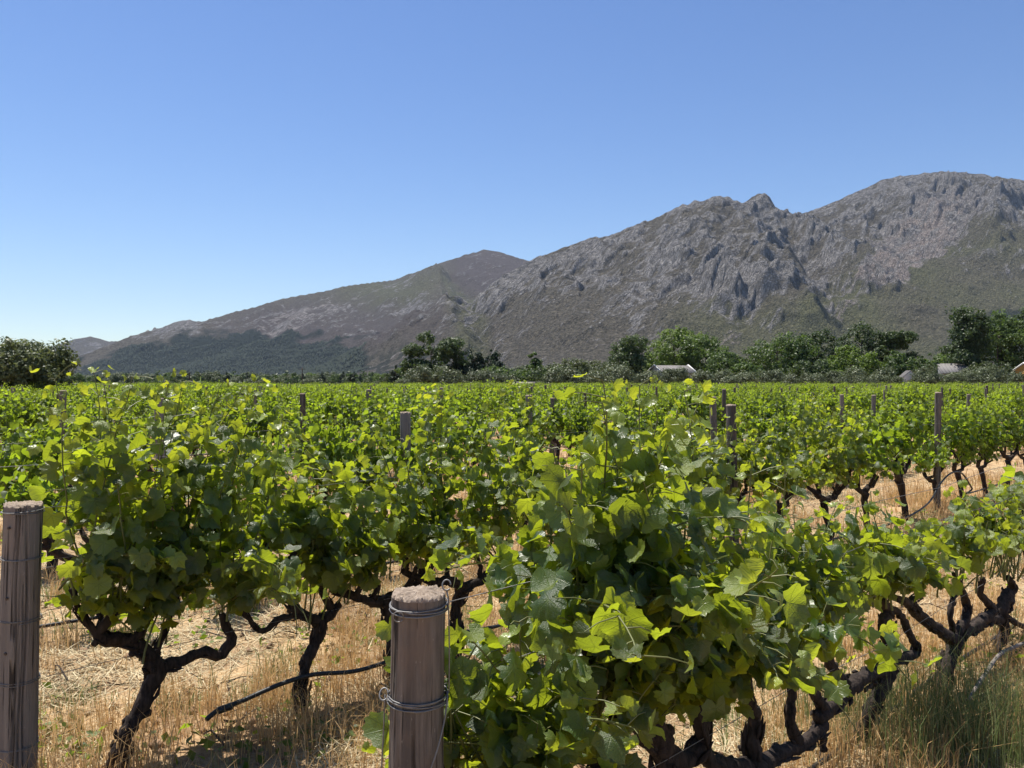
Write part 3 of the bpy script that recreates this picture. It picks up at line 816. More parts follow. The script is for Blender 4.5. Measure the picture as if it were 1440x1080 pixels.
# ------------------------------------------------------------------ grape leaves
def leaf_mesh(name, rg, lod, age, cup=0., fold=0., wave=0.):
    ctrl_a = np.radians([0, 12, 24, 34, 46, 56, 66, 80, 92, 104, 116, 130, 146, 160, 172])
    ctrl_r = np.array([.98, .93, .87, .85, .91, .94, .90, .83, .82, .86, .84, .77, .70, .58, .20])
    if lod == 0: nh = 15
    elif lod == 1: nh = 6
    else: nh = 3
    if lod == 0:
        ah, rh = ctrl_a, ctrl_r * (1 + .045 * np.where(np.arange(15) % 2, -1, 1))
    elif lod == 1:
        ah = np.radians([0, 26, 54, 82, 112, 150]); rh = np.array([.98, .86, .94, .82, .84, .5])
    else:
        ah = np.radians([0, 55, 125]); rh = np.array([1.0, .9, .75])
    def half(sg):
        r = (1 + .10 * rg.standard_normal()) * rh * (1 + .06 * rg.standard_normal(len(rh)))
        return r, sg * ah
    r1, a1 = half(1); r2, a2 = half(-1)
    r = np.concatenate([r1, r2[:0:-1]]); a = np.concatenate([a1, a2[:0:-1]])
    ph, ph2 = rg.uniform(0, 6.28, 2)
    def pos(rr, aa):
        x = np.sin(aa) * rr; y = np.cos(aa) * rr
        z = -cup * rr ** 2 + fold * np.abs(x) - .10 * (y > 0) * y ** 2 * (1 + cup) + wave * np.sin(3 * aa + ph) * rr ** 2 + .5 * wave * np.sin(7 * aa + ph2) * rr ** 3
        return np.stack([x, y, z], -1)
    n = len(r)
    r = np.clip(r, 0, 1.06); out = pos(r, a)
    cen = np.array([[0, 0, 0.0]])
    if lod == 0:
        sel = np.arange(0, n, 2); m = len(sel)
        inn = pos(r[sel] * .52, a[sel])
        V = np.vstack([cen, inn, out]); T = []
        for k in range(m): T.append([0, 1 + (k + 1) % m, 1 + k])
        o = 1 + m
        for k in range(m):
            s0 = sel[k]; s1 = sel[(k + 1) % m]; s1e = s1 if s1 > s0 else s1 + n
            i0, i1 = 1 + k, 1 + (k + 1) % m
            ks = list(range(s0, s1e + 1)); h = len(ks) // 2
            for q in range(len(ks) - 1):
                T.append([i0 if q < h else i1, o + ks[q + 1] % n, o + ks[q] % n])
            T.append([i0, i1, o + ks[h] % n])
        V[:, 1] += 0
    else:
        V = np.vstack([cen, out]); T = [[0, 1 + (k + 1) % n, 1 + k] for k in range(n)]
    uv = V[:, :2].copy()
    V = V * np.array([.60, .60, .60])
    T = np.array(T)
    lv = np.tile([rg.random(), age, 0], (len(V), 1))
    return V, T, uv, lv

LR = np.random.default_rng(42)
NV = 22
def variants(lod):
    out = []
    for k in range(NV):
        age = 0.0 if k < 17 else (.55 if k < 19 else .95)
        cup = LR.choice([-.3, .1, .3, .6]); fold = LR.choice([-.2, .1, .35, .7, 1.1], p=[.1, .3, .25, .2, .15]); wave = LR.uniform(.07, .24)
        out.append(leaf_mesh('leaf', LR, lod, age, cup, fold, wave))
    return out
LEAF = [variants(0), variants(1), variants(2)]
LEAF_ME = [new_mesh('leaf', v[0], v[1], None, M['leaf'], lv=v[3], uv=v[2]) for v in LEAF[0]]
LEAF_ME_MID = [new_mesh('leaf', v[0], v[1], None, M['leaf_far'], lv=v[3], uv=v[2]) for v in LEAF[1]]

def merged_leaves(name, P, Rm, sc, var, lod, mat, rg):
    Vs, Ts, Us, Ls = [], [], [], []; n = 0
    for k in range(NV):
        m = np.nonzero(var == k)[0]
        if not len(m): continue
        v, t, uv, lv = LEAF[lod][k]
        W_ = np.einsum('mij,nj->mni', Rm[m] * sc[m][:, None, None], v) + P[m][:, None, :]
        Vs.append(W_.reshape(-1, 3)); nv = len(v)
        Ts.append((t[None] + (n + np.arange(len(m)) * nv)[:, None, None]).reshape(-1, 3)); n += nv * len(m)
        Us.append(np.tile(uv, (len(m), 1)))
        L = np.tile(lv, (len(m), 1)); L[:, 0] = np.repeat(rg.random(len(m)), nv); Ls.append(L)
    return new_mesh(name, np.concatenate(Vs), np.concatenate(Ts), None, mat, smooth=(lod == 0), lv=np.concatenate(Ls), uv=np.concatenate(Us))

# ------------------------------------------------------------------ a grapevine
# local frame: x along the row, y across it (away from the camera), z up
def nrm(v): return v / (np.linalg.norm(v, axis=-1, keepdims=True) + 1e-9)

def gen_vine(rg, H, wood=None, tips=None, nshoot=13, width=.30, xr=(-.5, .5), low=.62, leaf=.115, side=.35, dens=1.0, lean=(0, 0), near=False, vig=1, xmin=-1.1, avoid=None):
    wmb, cmb = MB(), MB()
    step = .022 if near else .07; sides = 11 if near else 6
    if wood is None:
        c = rg.uniform(.42, .56); lx, ly = rg.normal(0, .06), rg.normal(0, .05)
        tr = [(0, 0, -.06, .046), (rg.normal(0, .02), rg.normal(0, .02), c * .35, .038), (lx * .6, ly * .6, c * .7, .036), (lx, ly, c, .044)]
        wood = [tr]; tips = []
        for sgn in (-1, 1):
            L = (xr[1] if sgn > 0 else -xr[0]) * rg.uniform(.6, .95)
            arm = [(lx, ly, c, .036), (lx + sgn * L * .35, ly + rg.normal(0, .03), c + rg.uniform(.0, .07), .030),
                   (lx + sgn * L * .7, rg.normal(0, .04), c + rg.uniform(.03, .14), .026), (lx + sgn * L, rg.normal(0, .04), c + rg.uniform(.1, .24), .022)]
            wood.append(arm)
            for f in (1, 2, 3):
                b = arm[f]; t = (b[0] + rg.normal(0, .05), b[1] + rg.normal(0, .05), b[2] + rg.uniform(.08, .18))
                wood.append([(b[0], b[1], b[2], .019), ((b[0] + t[0]) / 2 + rg.normal(0, .02), (b[1] + t[1]) / 2, (b[2] + t[2]) / 2, .016), (*t, .014)]); tips.append(t)
    for br in wood:
        B = np.array(br, float)
        if near and len(B) > 2: B[1:-1, :3] += rg.normal(0, .008, (len(B) - 2, 3))
        Q = resample(B, step)
        Q[:, :3] += rg.normal(0, .003 if near else .006, (len(Q), 3))
        tube(wmb, Q[:, :3], np.maximum(Q[:, 3] * (.84 if near else 1), .006), sides, .15 if near else .10, rg=rg)
        if near:                                      # peeling bark strips and knots
            for _ in range(int(len(Q) * 1.1)):
                i = rg.integers(len(Q)); r = Q[i, 3]; a = rg.uniform(0, 6.28); j = min(len(Q) - 1, i + rg.integers(2, 5))
                o = np.array([math.cos(a), math.sin(a) * .8, math.sin(a) * .6]); o /= np.linalg.norm(o)
                tube(wmb, [Q[i, :3] + o * r * .9, (Q[i, :3] + Q[j, :3]) / 2 + o * r * 1.12, Q[j, :3] + o * r * rg.uniform(.9, 1.35)], [r * .12, r * .26, r * .08], 4)
            if len(Q) > 4:
                for _ in range(2):
                    i = rg.integers(1, len(Q) - 1); r = Q[i, 3]; a = rg.uniform(0, 6.28)
                    o = np.array([math.cos(a), math.sin(a) * .5, math.sin(a) * .8])
                    tube(wmb, [Q[i, :3] + o * r * .3, Q[i, :3] + o * r * rg.uniform(1.2, 1.7)], [r * .65, r * .4], 7, .12, rg=rg)
    tips = np.array(tips, float)
    LP, LA, LS, LN, LT = [], [], [], [], []
    for s in range(nshoot):
        t = tips[s % len(tips)] + rg.normal(0, .02, 3)
        t = t + np.array([rg.uniform(-.08, .08), rg.normal(0, .03), 0])
        sided = rg.random() < side
        tx = rg.normal(0, .22) + (np.mean(xr) - t[0]) * -.0 + lean[0]; ty = rg.normal(0, width * .6) + lean[1]
        if sided: ty += rg.choice([-1, -1, 1]) * rg.uniform(.5, 1.1) * width * 2.4; tx += rg.normal(0, .5)
        d = nrm(np.array([tx, ty, 1.0]))
        vg = s < vig
        zt = H * (rg.uniform(.92, 1.03) if vg else rg.uniform(.66, .93)); L = max(.3, (zt - t[2]) / max(.55, d[2])) * 1.08
        if sided: L *= rg.uniform(.55, .9)
        ns = int(L / .052); p = t.copy(); P = [p.copy()]
        for i in range(ns):
            f = i / ns
            if p[2] > H * .985 and d[2] > 0: break
            if p[2] < low - .12 - .28 * p[1] and d[2] < 0 and i > 3: break
            if p[0] < xmin + (.36 if p[1] < -.08 else 0): break
            d = nrm(d + rg.normal(0, .075, 3) + np.array([0, 0, -.07 if sided else (.03 if vg else -.005)]) * (1 + f * 1.3))
            if abs(p[1]) > width * 1.3: d[1] -= .10 * np.sign(p[1]); d = nrm(d)
            p = p + d * .052
            if avoid is not None and avoid(p): break
            P.append(p.copy())
        P = np.array(P)
        if len(P) > 2: tube(cmb, P, np.linspace(.0052, .0018, len(P)), 5 if near else 3, cap=False)
        a = rg.uniform(0, 6.28)
        for i in range(1, len(P)):
            f = i / len(P)
            nl = (2 + (rg.random() < .5)) if (vg and f > .4) else 1 + (rg.random() < .8 * dens * (1 - f * .6)) + (rg.random() < .55 * dens * (1 - f))
            for q in range(nl):
                a += 2.6 + rg.normal(0, .5)
                out = np.array([math.cos(a) * .9, math.sin(a), rg.uniform(-.1, .5)])
                if rg.random() < .6: out[1] += np.sign(P[i, 1] + rg.normal(0, .1)) * .7
                out = nrm(out)
                pl = rg.uniform(.05, .11) * (1 + 1.0 * (q > 0)) * (1 - .5 * f)
                b = P[i] + out * pl + np.array([0, 0, -.01])
                size = leaf * (.78 if vg and f > .6 else .90) * (.62 + .58 * rg.random() ** .8) * (1.0 - .62 * max(0, (f - .72) / .28)) * (.82 if q == 2 else 1)
                if b[2] < low - .15 and rg.random() < .6: continue
                if b[2] < low - .28 * b[1] or (avoid is not None and avoid(b)): continue
                LP.append(b); LS.append(size); LA.append(f + rg.normal(0, .05) + (.18 if (q == 2 and rg.random() < .3) else 0))
                LN.append(out); LT.append(P[i])
                if q < 2 and near and rg.random() < .7: tube(cmb, [P[i], P[i] * .4 + b * .6 + np.array([0, 0, .006]), b], [.0022, .0017, .0015], 3, cap=False)
    # skirt of leaves round the arms
    P = np.array(LP) + rg.normal(0, .012, (len(LP), 3)); A = np.array(LA); Sz = np.array(LS) * 1.0; O = np.array(LN)
    n = len(P)
    N = nrm(O * np.array([.6, .75, .3]) + np.array([0, 0, .58]) + .58 * rg.standard_normal((n, 3)))
    T = O * .55 + np.array([0, 0, -.75]) + .38 * rg.standard_normal((n, 3))
    T = nrm(T - N * (T * N).sum(1)[:, None])
    X = np.cross(T, N)
    Rm = np.stack([X, T, N], -1)
    var = np.where(A > .92, rg.integers(19, 22, n), np.where(A > .78, rg.integers(17, 19, n), rg.integers(0, 17, n)))
    var = np.where((rg.random(n) < .03), 18, var)
    return dict(wood=wmb, cane=cmb, P=P, R=Rm, S=Sz, var=var)

def leaf_objs(root, P, Rm, sc, var, mesh):
    for i in range(len(P)):
        o = bpy.data.objects.new('leaf', mesh[var[i]]); COL.objects.link(o); o.parent = root
        m = Matrix(np.vstack([np.c_[Rm[i] * sc[i], P[i]], [0, 0, 0, 1]]).tolist())
        o.matrix_basis = m

# rows: n.p = c, running along u away to the right
UA = math.atan2(0.688, 0.725)
U = np.array([math.cos(UA), math.sin(UA)]); NN = np.array([-math.sin(UA), math.cos(UA)])
def rowc(k): return 1.55 + 2.18 * k
def rp(c, s): return NN * c + U * s
def px_local(c, s0, pts, off=0.0):
    """photo positions on the plane of a row, as (x along the row, y, z, radius)"""
    out = []
    for q in pts:
        px, py, r = q[:3]; dy = q[3] if len(q) > 3 else off
        a = (px - 720) / F; Y = (c + dy) / (NN[1] + NN[0] * a); s = Y * (U[0] * a + U[1])
        out.append((s - s0, dy, EYE - (py - HZ) / F * Y, r))
    return out

ORD = ['front', 'second', 'third', 'fourth', 'fifth', 'sixth', 'seventh', 'eighth', 'ninth', 'tenth', 'eleventh', 'twelfth', 'thirteenth', 'fourteenth', 'fifteenth',
       'sixteenth', 'seventeenth', 'eighteenth', 'nineteenth', 'twentieth']
ORD = ['first'] + ORD[1:]
def ordw(n):
    "spoken ordinal of n = 1, 2, 3 ..."
    if n <= 20: return ORD[n - 1]
    tens = {2: 'twent', 3: 'thirt', 4: 'fort', 5: 'fift', 6: 'sixt', 7: 'sevent'}[n // 10]
    return tens + 'ieth' if n % 10 == 0 else tens + 'y-' + ORD[n % 10 - 1]
def place(root, c, s, sc=1.0):
    x, y = rp(c, s); root.location = (x, y, float(gz(x, y))); root.rotation_euler = (0, 0, UA)

# --- the near vines, each of its own shape
c0, c1 = rowc(0), rowc(1)
def W0(s0, *branches): return [px_local(c0, s0, b) for b in branches]
def W1(s0, *branches): return [px_local(c1, s0, b) for b in branches]
NEAR = []
# second row (row 1), left: trunk with a bowl of two arms
NEAR.append(dict(k=1, s=1.16, H=1.73, xmin=-.50, xr=(-.5, .5), nshoot=32, width=.26, low=.60, side=.34, leaf=.104, vig=12, label='tall bushy grapevine beside the left wooden post, with a curved black trunk',
    wood=W1(1.16, [(158, 1100, .05), (172, 1045, .040), (197, 990, .038), (222, 945, .046), (212, 928, .05)],
            [(215, 930, .042), (185, 908, .036), (150, 905, .032), (136, 890, .028), (150, 872, .024), (165, 855, .02)],
            [(225, 940, .036), (262, 924, .028), (290, 920, .026), (312, 922, .028), (326, 900, .026), (322, 880, .024), (312, 866, .018)],
            [(180, 908, .026), (200, 880, .02), (210, 850, .016)], [(150, 905, .022), (120, 870, .018), (100, 830, .014)], [(212, 928, .02), (240, 880, .014), (250, 840, .012)])))
NEAR.append(dict(k=1, s=2.06, H=1.26, xr=(-.5, .6), nshoot=26, width=.26, low=.62, side=.35, leaf=.104, vig=1, label='low grapevine behind and left of the coil bound post, its forked trunk bare',
    wood=W1(2.06, [(422, 1000, .045), (428, 945, .033), (445, 900, .036), (450, 872, .042)],
            [(450, 876, .034), (425, 862, .030), (402, 848, .028), (392, 815, .024), (404, 790, .021), (418, 772, .016)],
            [(392, 812, .02), (382, 790, .015), (375, 765, .012)], [(428, 864, .020), (392, 872, .019), (365, 884, .016), (340, 862, .013)],
            [(452, 876, .032), (468, 858, .03), (478, 850, .024)], [(466, 858, .026), (455, 830, .017), (455, 808, .013)])))
NEAR.append(dict(k=1, s=2.60, H=1.24, xr=(-.45, .4), nshoot=20, width=.26, low=.66, side=.35, leaf=.104, vig=1, label='low leafy grapevine directly behind the coil bound post'))
NEAR.append(dict(k=1, s=3.05, H=1.63, xr=(-.5, .5), nshoot=24, width=.26, leaf=.100, vig=8, label='grapevine with a tall leafy shoot just behind the big front vine, left of it'))
NEAR.append(dict(k=1, s=4.05, H=1.46, nshoot=22, leaf=.098, side=.25, vig=3, label='mid height grapevine largely hidden behind the big front vine'))
NEAR.append(dict(k=1, s=5.05, H=1.44, nshoot=22, leaf=.095, side=.25, vig=3, label='grapevine behind the big front vine, left of the tall grey post'))
NEAR.append(dict(k=1, s=6.0, H=1.40, nshoot=22, leaf=.095, side=.25, vig=3, label='grapevine growing round the foot of the tall grey post right of centre'))
NEAR.append(dict(k=1, s=7.0, H=1.44, nshoot=22, leaf=.095, side=.25, vig=3, label='dark leafy grapevine just right of the tall grey post'))
NEAR.append(dict(k=1, s=7.95, H=1.56, nshoot=22, leaf=.095, side=.25, vig=3, label='upright grapevine at the left side of the gap of pale ground'))
# front row (row 0)
NEAR.append(dict(k=0, s=1.50, H=1.22, xr=(-.36, .4), nshoot=46, width=.22, low=.30, side=.7, leaf=.100, vig=0, label='small straggly grapevine hanging beside the coil bound post',
    wood=None))
NEAR.append(dict(k=0, s=2.14, H=1.70, xr=(-.6, .5), nshoot=50, width=.33, low=.54, side=.42, leaf=.098, vig=13, dens=1.35, label='largest dense grapevine in the front row, its dark leaves hanging nearly to the ground',
    wood=W0(2.14, [(925, 1190, .06), (935, 1100, .05), (925, 1040, .05), (905, 1000, .04)], [(925, 1050, .04), (890, 1010, .034), (860, 960, .028), (850, 900, .022), (845, 850, .018)],
            [(930, 1050, .04), (965, 1060, .034), (985, 1040, .03), (975, 1000, .026), (965, 940, .02)], [(905, 1000, .03), (900, 930, .02), (905, 850, .016)], [(880, 1000, .02), (830, 930, .016), (810, 880, .014)])))
NEAR.append(dict(k=0, s=2.84, H=1.40, xr=(-.5, .5), nshoot=32, width=.28, low=.62, side=.3, leaf=.096, vig=3, dens=1.2, label='dark leafy grapevine in the front row with a gnarled low fork at its base',
    wood=W0(2.84, [(1062, 1150, .07), (1058, 1095, .065), (1062, 1060, .055)], [(1062, 1075, .045), (1025, 1068, .036), (1000, 1055, .03), (990, 1025, .028), (998, 1000, .024), (990, 970, .018)],
            [(1060, 1066, .04), (1055, 1030, .034), (1062, 1000, .028), (1052, 968, .022), (1050, 920, .018)], [(1066, 1070, .042), (1100, 1048, .036), (1135, 1030, .033), (1160, 1010, .03)],
            [(1120, 1035, .03), (1108, 1000, .024), (1112, 960, .02), (1100, 900, .015)], [(1150, 1015, .025), (1165, 1035, .022), (1160, 1048, .016)])))
NEAR.append(dict(k=0, s=3.76, H=1.24, xr=(-.5, .4), nshoot=28, width=.26, low=.68, side=.2, leaf=.100, vig=2, dens=1.2, label='front row grapevine with a looped knot on top of its bare trunk, at right',
    wood=W0(3.76, [(1218, 1110, .048), (1222, 1040, .038), (1232, 985, .040), (1246, 945, .046), (1246, 905, .040), (1242, 880, .036), (1252, 862, .03), (1240, 850, .022)],
            [(1246, 948, .042), (1212, 962, .04), (1178, 990, .038), (1150, 1016, .033)], [(1250, 932, .028), (1275, 930, .027), (1288, 917, .026), (1278, 898, .022), (1262, 872, .02), (1250, 856, .018)],
            [(1195, 975, .028), (1170, 945, .024), (1160, 915, .020), (1150, 880, .014)], [(1160, 1004, .03), (1145, 985, .026), (1138, 955, .022), (1128, 935, .016)])))
NEAR.append(dict(k=0, s=4.84, H=1.14, xr=(-.5, .5), nshoot=25, width=.26, low=.66, side=.15, leaf=.098, vig=1, dens=1.15, label='front row grapevine with four short upright arms near the right edge',
    wood=W0(4.84, [(1322, 985, .055), (1332, 935, .046), (1348, 895, .05)], [(1348, 900, .042), (1318, 885, .036), (1295, 862, .032), (1280, 845, .026), (1258, 838, .018)],
            [(1300, 868, .02), (1285, 842, .02), (1296, 835, .014)], [(1345, 888, .032), (1358, 868, .028), (1362, 845, .026), (1350, 825, .022), (1342, 805, .016)], [(1340, 885, .02), (1336, 858, .018), (1345, 830, .014)],
            [(1352, 892, .040), (1376, 872, .034), (1392, 856, .030), (1384, 835, .024), (1382, 810, .018)])))
NEAR.append(dict(k=0, s=5.62, H=1.14, xr=(-.4, .5), nshoot=22, width=.26, low=.66, side=.2, leaf=.100, vig=0, label='shaggy barked grapevine cut by the right edge of the view, front row',
    wood=W0(5.62, [(1398, 925, .03), (1410, 890, .034), (1408, 860, .045), (1418, 832, .045)], [(1410, 872, .04), (1390, 872, .038), (1372, 884, .03)], [(1418, 850, .03), (1424, 826, .03), (1418, 812, .022)], [(1416, 868, .022), (1440, 880, .02), (1460, 885, .016)])))
NEAR.append(dict(k=0, s=6.7, H=1.2, nshoot=13, label='front row grapevine past the right edge of the view'))

def leaf_split(d, c, s, nobj):
    """the leaves that show largest become single parts"""
    base = rp(c, s)
    ca, sa = math.cos(UA), math.sin(UA)
    X = base[0] + d['P'][:, 0] * ca - d['P'][:, 1] * sa; Y = base[1] + d['P'][:, 0] * sa + d['P'][:, 1] * ca
    dist = np.hypot(X, Y)
    size = d['S'] / np.maximum(dist, .5) * (1 + .25 * (-d['P'][:, 1] > .05) + .2 * (d['P'][:, 2] > np.median(d['P'][:, 2])))
    o = np.argsort(-size)
    return o[:nobj], o[nobj:]

for line in ('front', 'back'):
    os_ = sorted([o for o in bpy.data.objects if o.name.split('.')[0] == 'olive_bush' and o['group'].endswith(line + ' line')], key=lambda o: o.location[0] / o.location[1])
    for i, o in enumerate(os_): o['label'] = 'grey green bush in the %s line of the olive hedge, %s from the left' % (line, ordw(i + 1))
os_ = sorted([o for o in bpy.data.objects if o.name.split('.')[0] == 'low_tree'], key=lambda o: o.location[0] / o.location[1])
for i, o in enumerate(os_): o['label'] = 'low dull tree far off beyond the vineyard, %s low tree from the left' % ordw(i + 1)
SPOTS = {}
for i, v in enumerate(NEAR):
    rg = np.random.default_rng(900 + i)
    c = rowc(v['k'])
    tips = None
    if v.get('wood'): tips = [b[-1][:3] for b in v['wood'] if b[-1][2] > .42] or [v['wood'][0][-1][:3]]
    def avoid(p, c=c, s=v['s']):
        bx = rp(c, s); X = bx[0] + p[0] * math.cos(UA) - p[1] * math.sin(UA); Y = bx[1] + p[0] * math.sin(UA) + p[1] * math.cos(UA)
        return math.hypot(X, Y) < 1.62 or (abs(X + .1166 * Y) < .095 and Y < 1.99) or (c < 2 and X / max(Y, .1) < -.20) or (X / max(Y, .1) < -.56 and Y < 3.35 and p[2] < 1.24)
    d = gen_vine(rg, v['H'], v.get('wood'), tips, v.get('nshoot', 13), v.get('width', .28), v.get('xr', (-.5, .5)), v.get('low', .6), v.get('leaf', .115), v.get('side', .35), v.get('dens', 1.0), near=True, vig=v.get('vig', 1), xmin=v.get('xmin', -1.1), avoid=avoid)
    # keep foliage off the lens
    bx = rp(c, v['s']); ca, sa = math.cos(UA), math.sin(UA)
    X = bx[0] + d['P'][:, 0] * ca - d['P'][:, 1] * sa; Y = bx[1] + d['P'][:, 0] * sa + d['P'][:, 1] * ca
    kp = np.hypot(X, Y) > 1.65
    kp &= ~((np.abs(X + .225 * Y / 1.93) < .095) & (Y < 1.99))
    kp &= ~((X / np.maximum(Y, .1) < -.56) & (Y < 3.35) & (d['P'][:, 2] < 1.24))
    kp &= d['P'][:, 2] > v.get('low', .6) - .28 * d['P'][:, 1] + np.random.default_rng(i).normal(0, .05, len(kp))
    for q in ('P', 'R', 'S', 'var'): d[q] = d[q][kp]
    r = empty('grapevine'); place(r, c, v['s'])
    tag(r, v['label'], 'grapevine', 'grapevines in rows')
    d['wood'].build('trunk', M['bark'], r); d['cane'].build('shoots', M['cane'], r)['kind'] = 'stuff'
    a, b = leaf_split(d, c, v['s'], 300)
    leaf_objs(r, d['P'][a], d['R'][a], d['S'][a], d['var'][a], LEAF_ME)
    if len(b):
        o = obj('foliage', merged_leaves('foliage', d['P'][b], d['R'][b], d['S'][b], d['var'][b], 0, M['leaf'], rg), r); o['kind'] = 'stuff'
    SPOTS.setdefault(v['k'], []).append(v['s'])

# --- prototypes for the vines further back
PROTO = []
for i in range(8):
    rg = np.random.default_rng(700 + i)
    d = gen_vine(rg, rg.uniform(1.28, 1.62), nshoot=18, width=.17, leaf=.098, side=.16, vig=rg.integers(2, 8), low=.60, xr=(-.36, .36), dens=1.3)
    dist = -d['P'][:, 1] * .5 + d['P'][:, 2] + .3 * rg.random(len(d['P']))
    o = np.argsort(-dist * d['S']); a, b = o[:110], o[110:]
    PROTO.append(dict(trunk=d['wood'].mesh('trunk', M['bark']), shoots=d['cane'].mesh('shoots', M['cane']),
        P=d['P'][a], R=d['R'][a], S=d['S'][a], var=d['var'][a],
        rest=merged_leaves('foliage', d['P'][b], d['R'][b], d['S'][b], d['var'][b], 1, M['leaf_far'], rg),
        full=merged_leaves('foliage', d['P'], d['R'], d['S'], d['var'], 1, M['leaf_far'], rg),
        light=merged_leaves('foliage', d['P'][::2], d['R'][::2], d['S'][::2] * 1.3, d['var'][::2], 2, M['leaf_far'], rg)))

cand = []
rg = np.random.default_rng(31)
for k in range(0, 66):
    c = rowc(k); s = (7.8 if k == 0 else 8.95 if k == 1 else rg.uniform(.6, 1.0))
    n = len(SPOTS.get(k, []))
    while s < 160:
        x, y = rp(c, s)
        if 1 < y < 121 and abs(x / y) < .70 and not rg.random() < (.015 if y < 14 else .06):
            cand.append((math.hypot(x, y), k, n, s, x, y))
        if y > 1: n += 1
        s += 1.0 + rg.normal(0, .05)
vis = sorted([q for q in cand if abs(q[4] / q[5]) < .655])
solo = vis[:300 - len(NEAR)]
solo_set = set((q[1], q[3]) for q in solo)
rest = [q for q in cand if (q[1], q[3]) not in solo_set]
rowcount = {}
for q in sorted(solo, key=lambda q: (q[1], q[3])):
    dist, k, n, s, x, y = q
    rowcount[k] = rowcount.get(k, 0) + 1; n = rowcount[k]
    pr = PROTO[rg.integers(8)]
    r = empty('grapevine'); place(r, rowc(k), s)
    sc = rg.uniform(.82, 1.13); flip = 1 if rg.random() < .5 else -1
    r.scale = (sc * flip, sc * (1 if rg.random() < .5 else -1), sc * rg.uniform(.94, 1.03))
    if k == 1:
        lab = 'grapevine in the second row, %s to the right of the gap of pale ground' % ordw(n)
    else:
        lab = '%s grapevine in the %s row, %s in view counting from the left' % ('leafy' if k < 6 else 'small distant', ordw(k + 1) if k else 'front', ordw(n))
    tag(r, lab, 'grapevine', 'grapevines in rows')
    obj('trunk', pr['trunk'], r); obj('shoots', pr['shoots'], r)['kind'] = 'stuff'
    if dist < 13.5:
        obj('foliage', pr['rest'], r)['kind'] = 'stuff'
        leaf_objs(r, pr['P'], pr['R'], pr['S'], pr['var'], LEAF_ME_MID)
    else:
        obj('foliage', pr['full'], r)['kind'] = 'stuff'

# --- every vine beyond those: one object, instanced by geometry nodes
def scatter(name, pts, rz, sc, idx, meshes, label, mat=None):
    me = bpy.data.meshes.new(name); me.vertices.add(len(pts)); me.vertices.foreach_set('co', np.asarray(pts, np.float32).ravel())
    for nm, ty, v in (('rz', 'FLOAT', rz), ('sc', 'FLOAT', sc), ('vi', 'INT', idx)):
        a = me.attributes.new(nm, ty, 'POINT'); a.data.foreach_set('value', np.asarray(v, np.int32 if ty == 'INT' else np.float32))
    me.update()
    o = obj(name, me); tag(o, label, kind='stuff')
    ng = bpy.data.node_groups.new(name, 'GeometryNodeTree')
    ng.interface.new_socket('Geometry', in_out='INPUT', socket_type='NodeSocketGeometry')
    ng.interface.new_socket('Geometry', in_out='OUTPUT', socket_type='NodeSocketGeometry')
    gi = ng.nodes.new('NodeGroupInput'); go = ng.nodes.new('NodeGroupOutput')
    src = gi.outputs[0]; outs = []
    for g, objs in enumerate(meshes):        # objs: the mesh objects that make up variant g
        cmp = ng.nodes.new('FunctionNodeCompare'); cmp.data_type = 'INT'; cmp.operation = 'EQUAL'
        na = ng.nodes.new('GeometryNodeInputNamedAttribute'); na.data_type = 'INT'; na.inputs[0].default_value = 'vi'
        ng.links.new(na.outputs[0], cmp.inputs[2]); cmp.inputs[3].default_value = g
        for ob in objs:
            inf = ng.nodes.new('GeometryNodeObjectInfo'); inf.inputs[0].default_value = ob; inf.transform_space = 'ORIGINAL'
            ip = ng.nodes.new('GeometryNodeInstanceOnPoints')
            nr = ng.nodes.new('GeometryNodeInputNamedAttribute'); nr.data_type = 'FLOAT'; nr.inputs[0].default_value = 'rz'
            cx = ng.nodes.new('ShaderNodeCombineXYZ'); ng.links.new(nr.outputs[0], cx.inputs[2])
            nsn = ng.nodes.new('GeometryNodeInputNamedAttribute'); nsn.data_type = 'FLOAT'; nsn.inputs[0].default_value = 'sc'
            ng.links.new(src, ip.inputs['Points']); ng.links.new(cmp.outputs[0], ip.inputs['Selection']); ng.links.new(inf.outputs['Geometry'], ip.inputs['Instance'])
            ng.links.new(cx.outputs[0], ip.inputs['Rotation']); ng.links.new(nsn.outputs[0], ip.inputs['Scale'])
            outs.append(ip.outputs[0])
    j = ng.nodes.new('GeometryNodeJoinGeometry')
    for q in outs: ng.links.new(q, j.inputs[0])
    ng.links.new(j.outputs[0], go.inputs[0])
    md = o.modifiers.new('scatter', 'NODES'); md.node_group = ng
    return o
rest = np.array([(q[4], q[5], q[0]) for q in rest])
# the source meshes of the instances are foliage and trunk parts of individual vines already standing in the rows
src = []
for pr in PROTO:
    f = [o for o in bpy.data.objects if o.data is not None and o.data == pr['full']]
    t = [o for o in bpy.data.objects if o.data is not None and o.data == pr['trunk']]
    if f and t: src.append([f[0], t[0]])
rg = np.random.default_rng(77)
idx = rg.integers(0, len(src), len(rest))
scatter('far_vineyard', np.c_[rest[:, :2], np.zeros(len(rest))], UA + math.pi * (rg.random(len(rest)) < .5), rg.uniform(.80, 1.10, len(rest)), idx, src,
        'distant grapevine rows merging into one green mass before the trees')
print('vines', len(NEAR) + len(solo), 'far', len(rest))

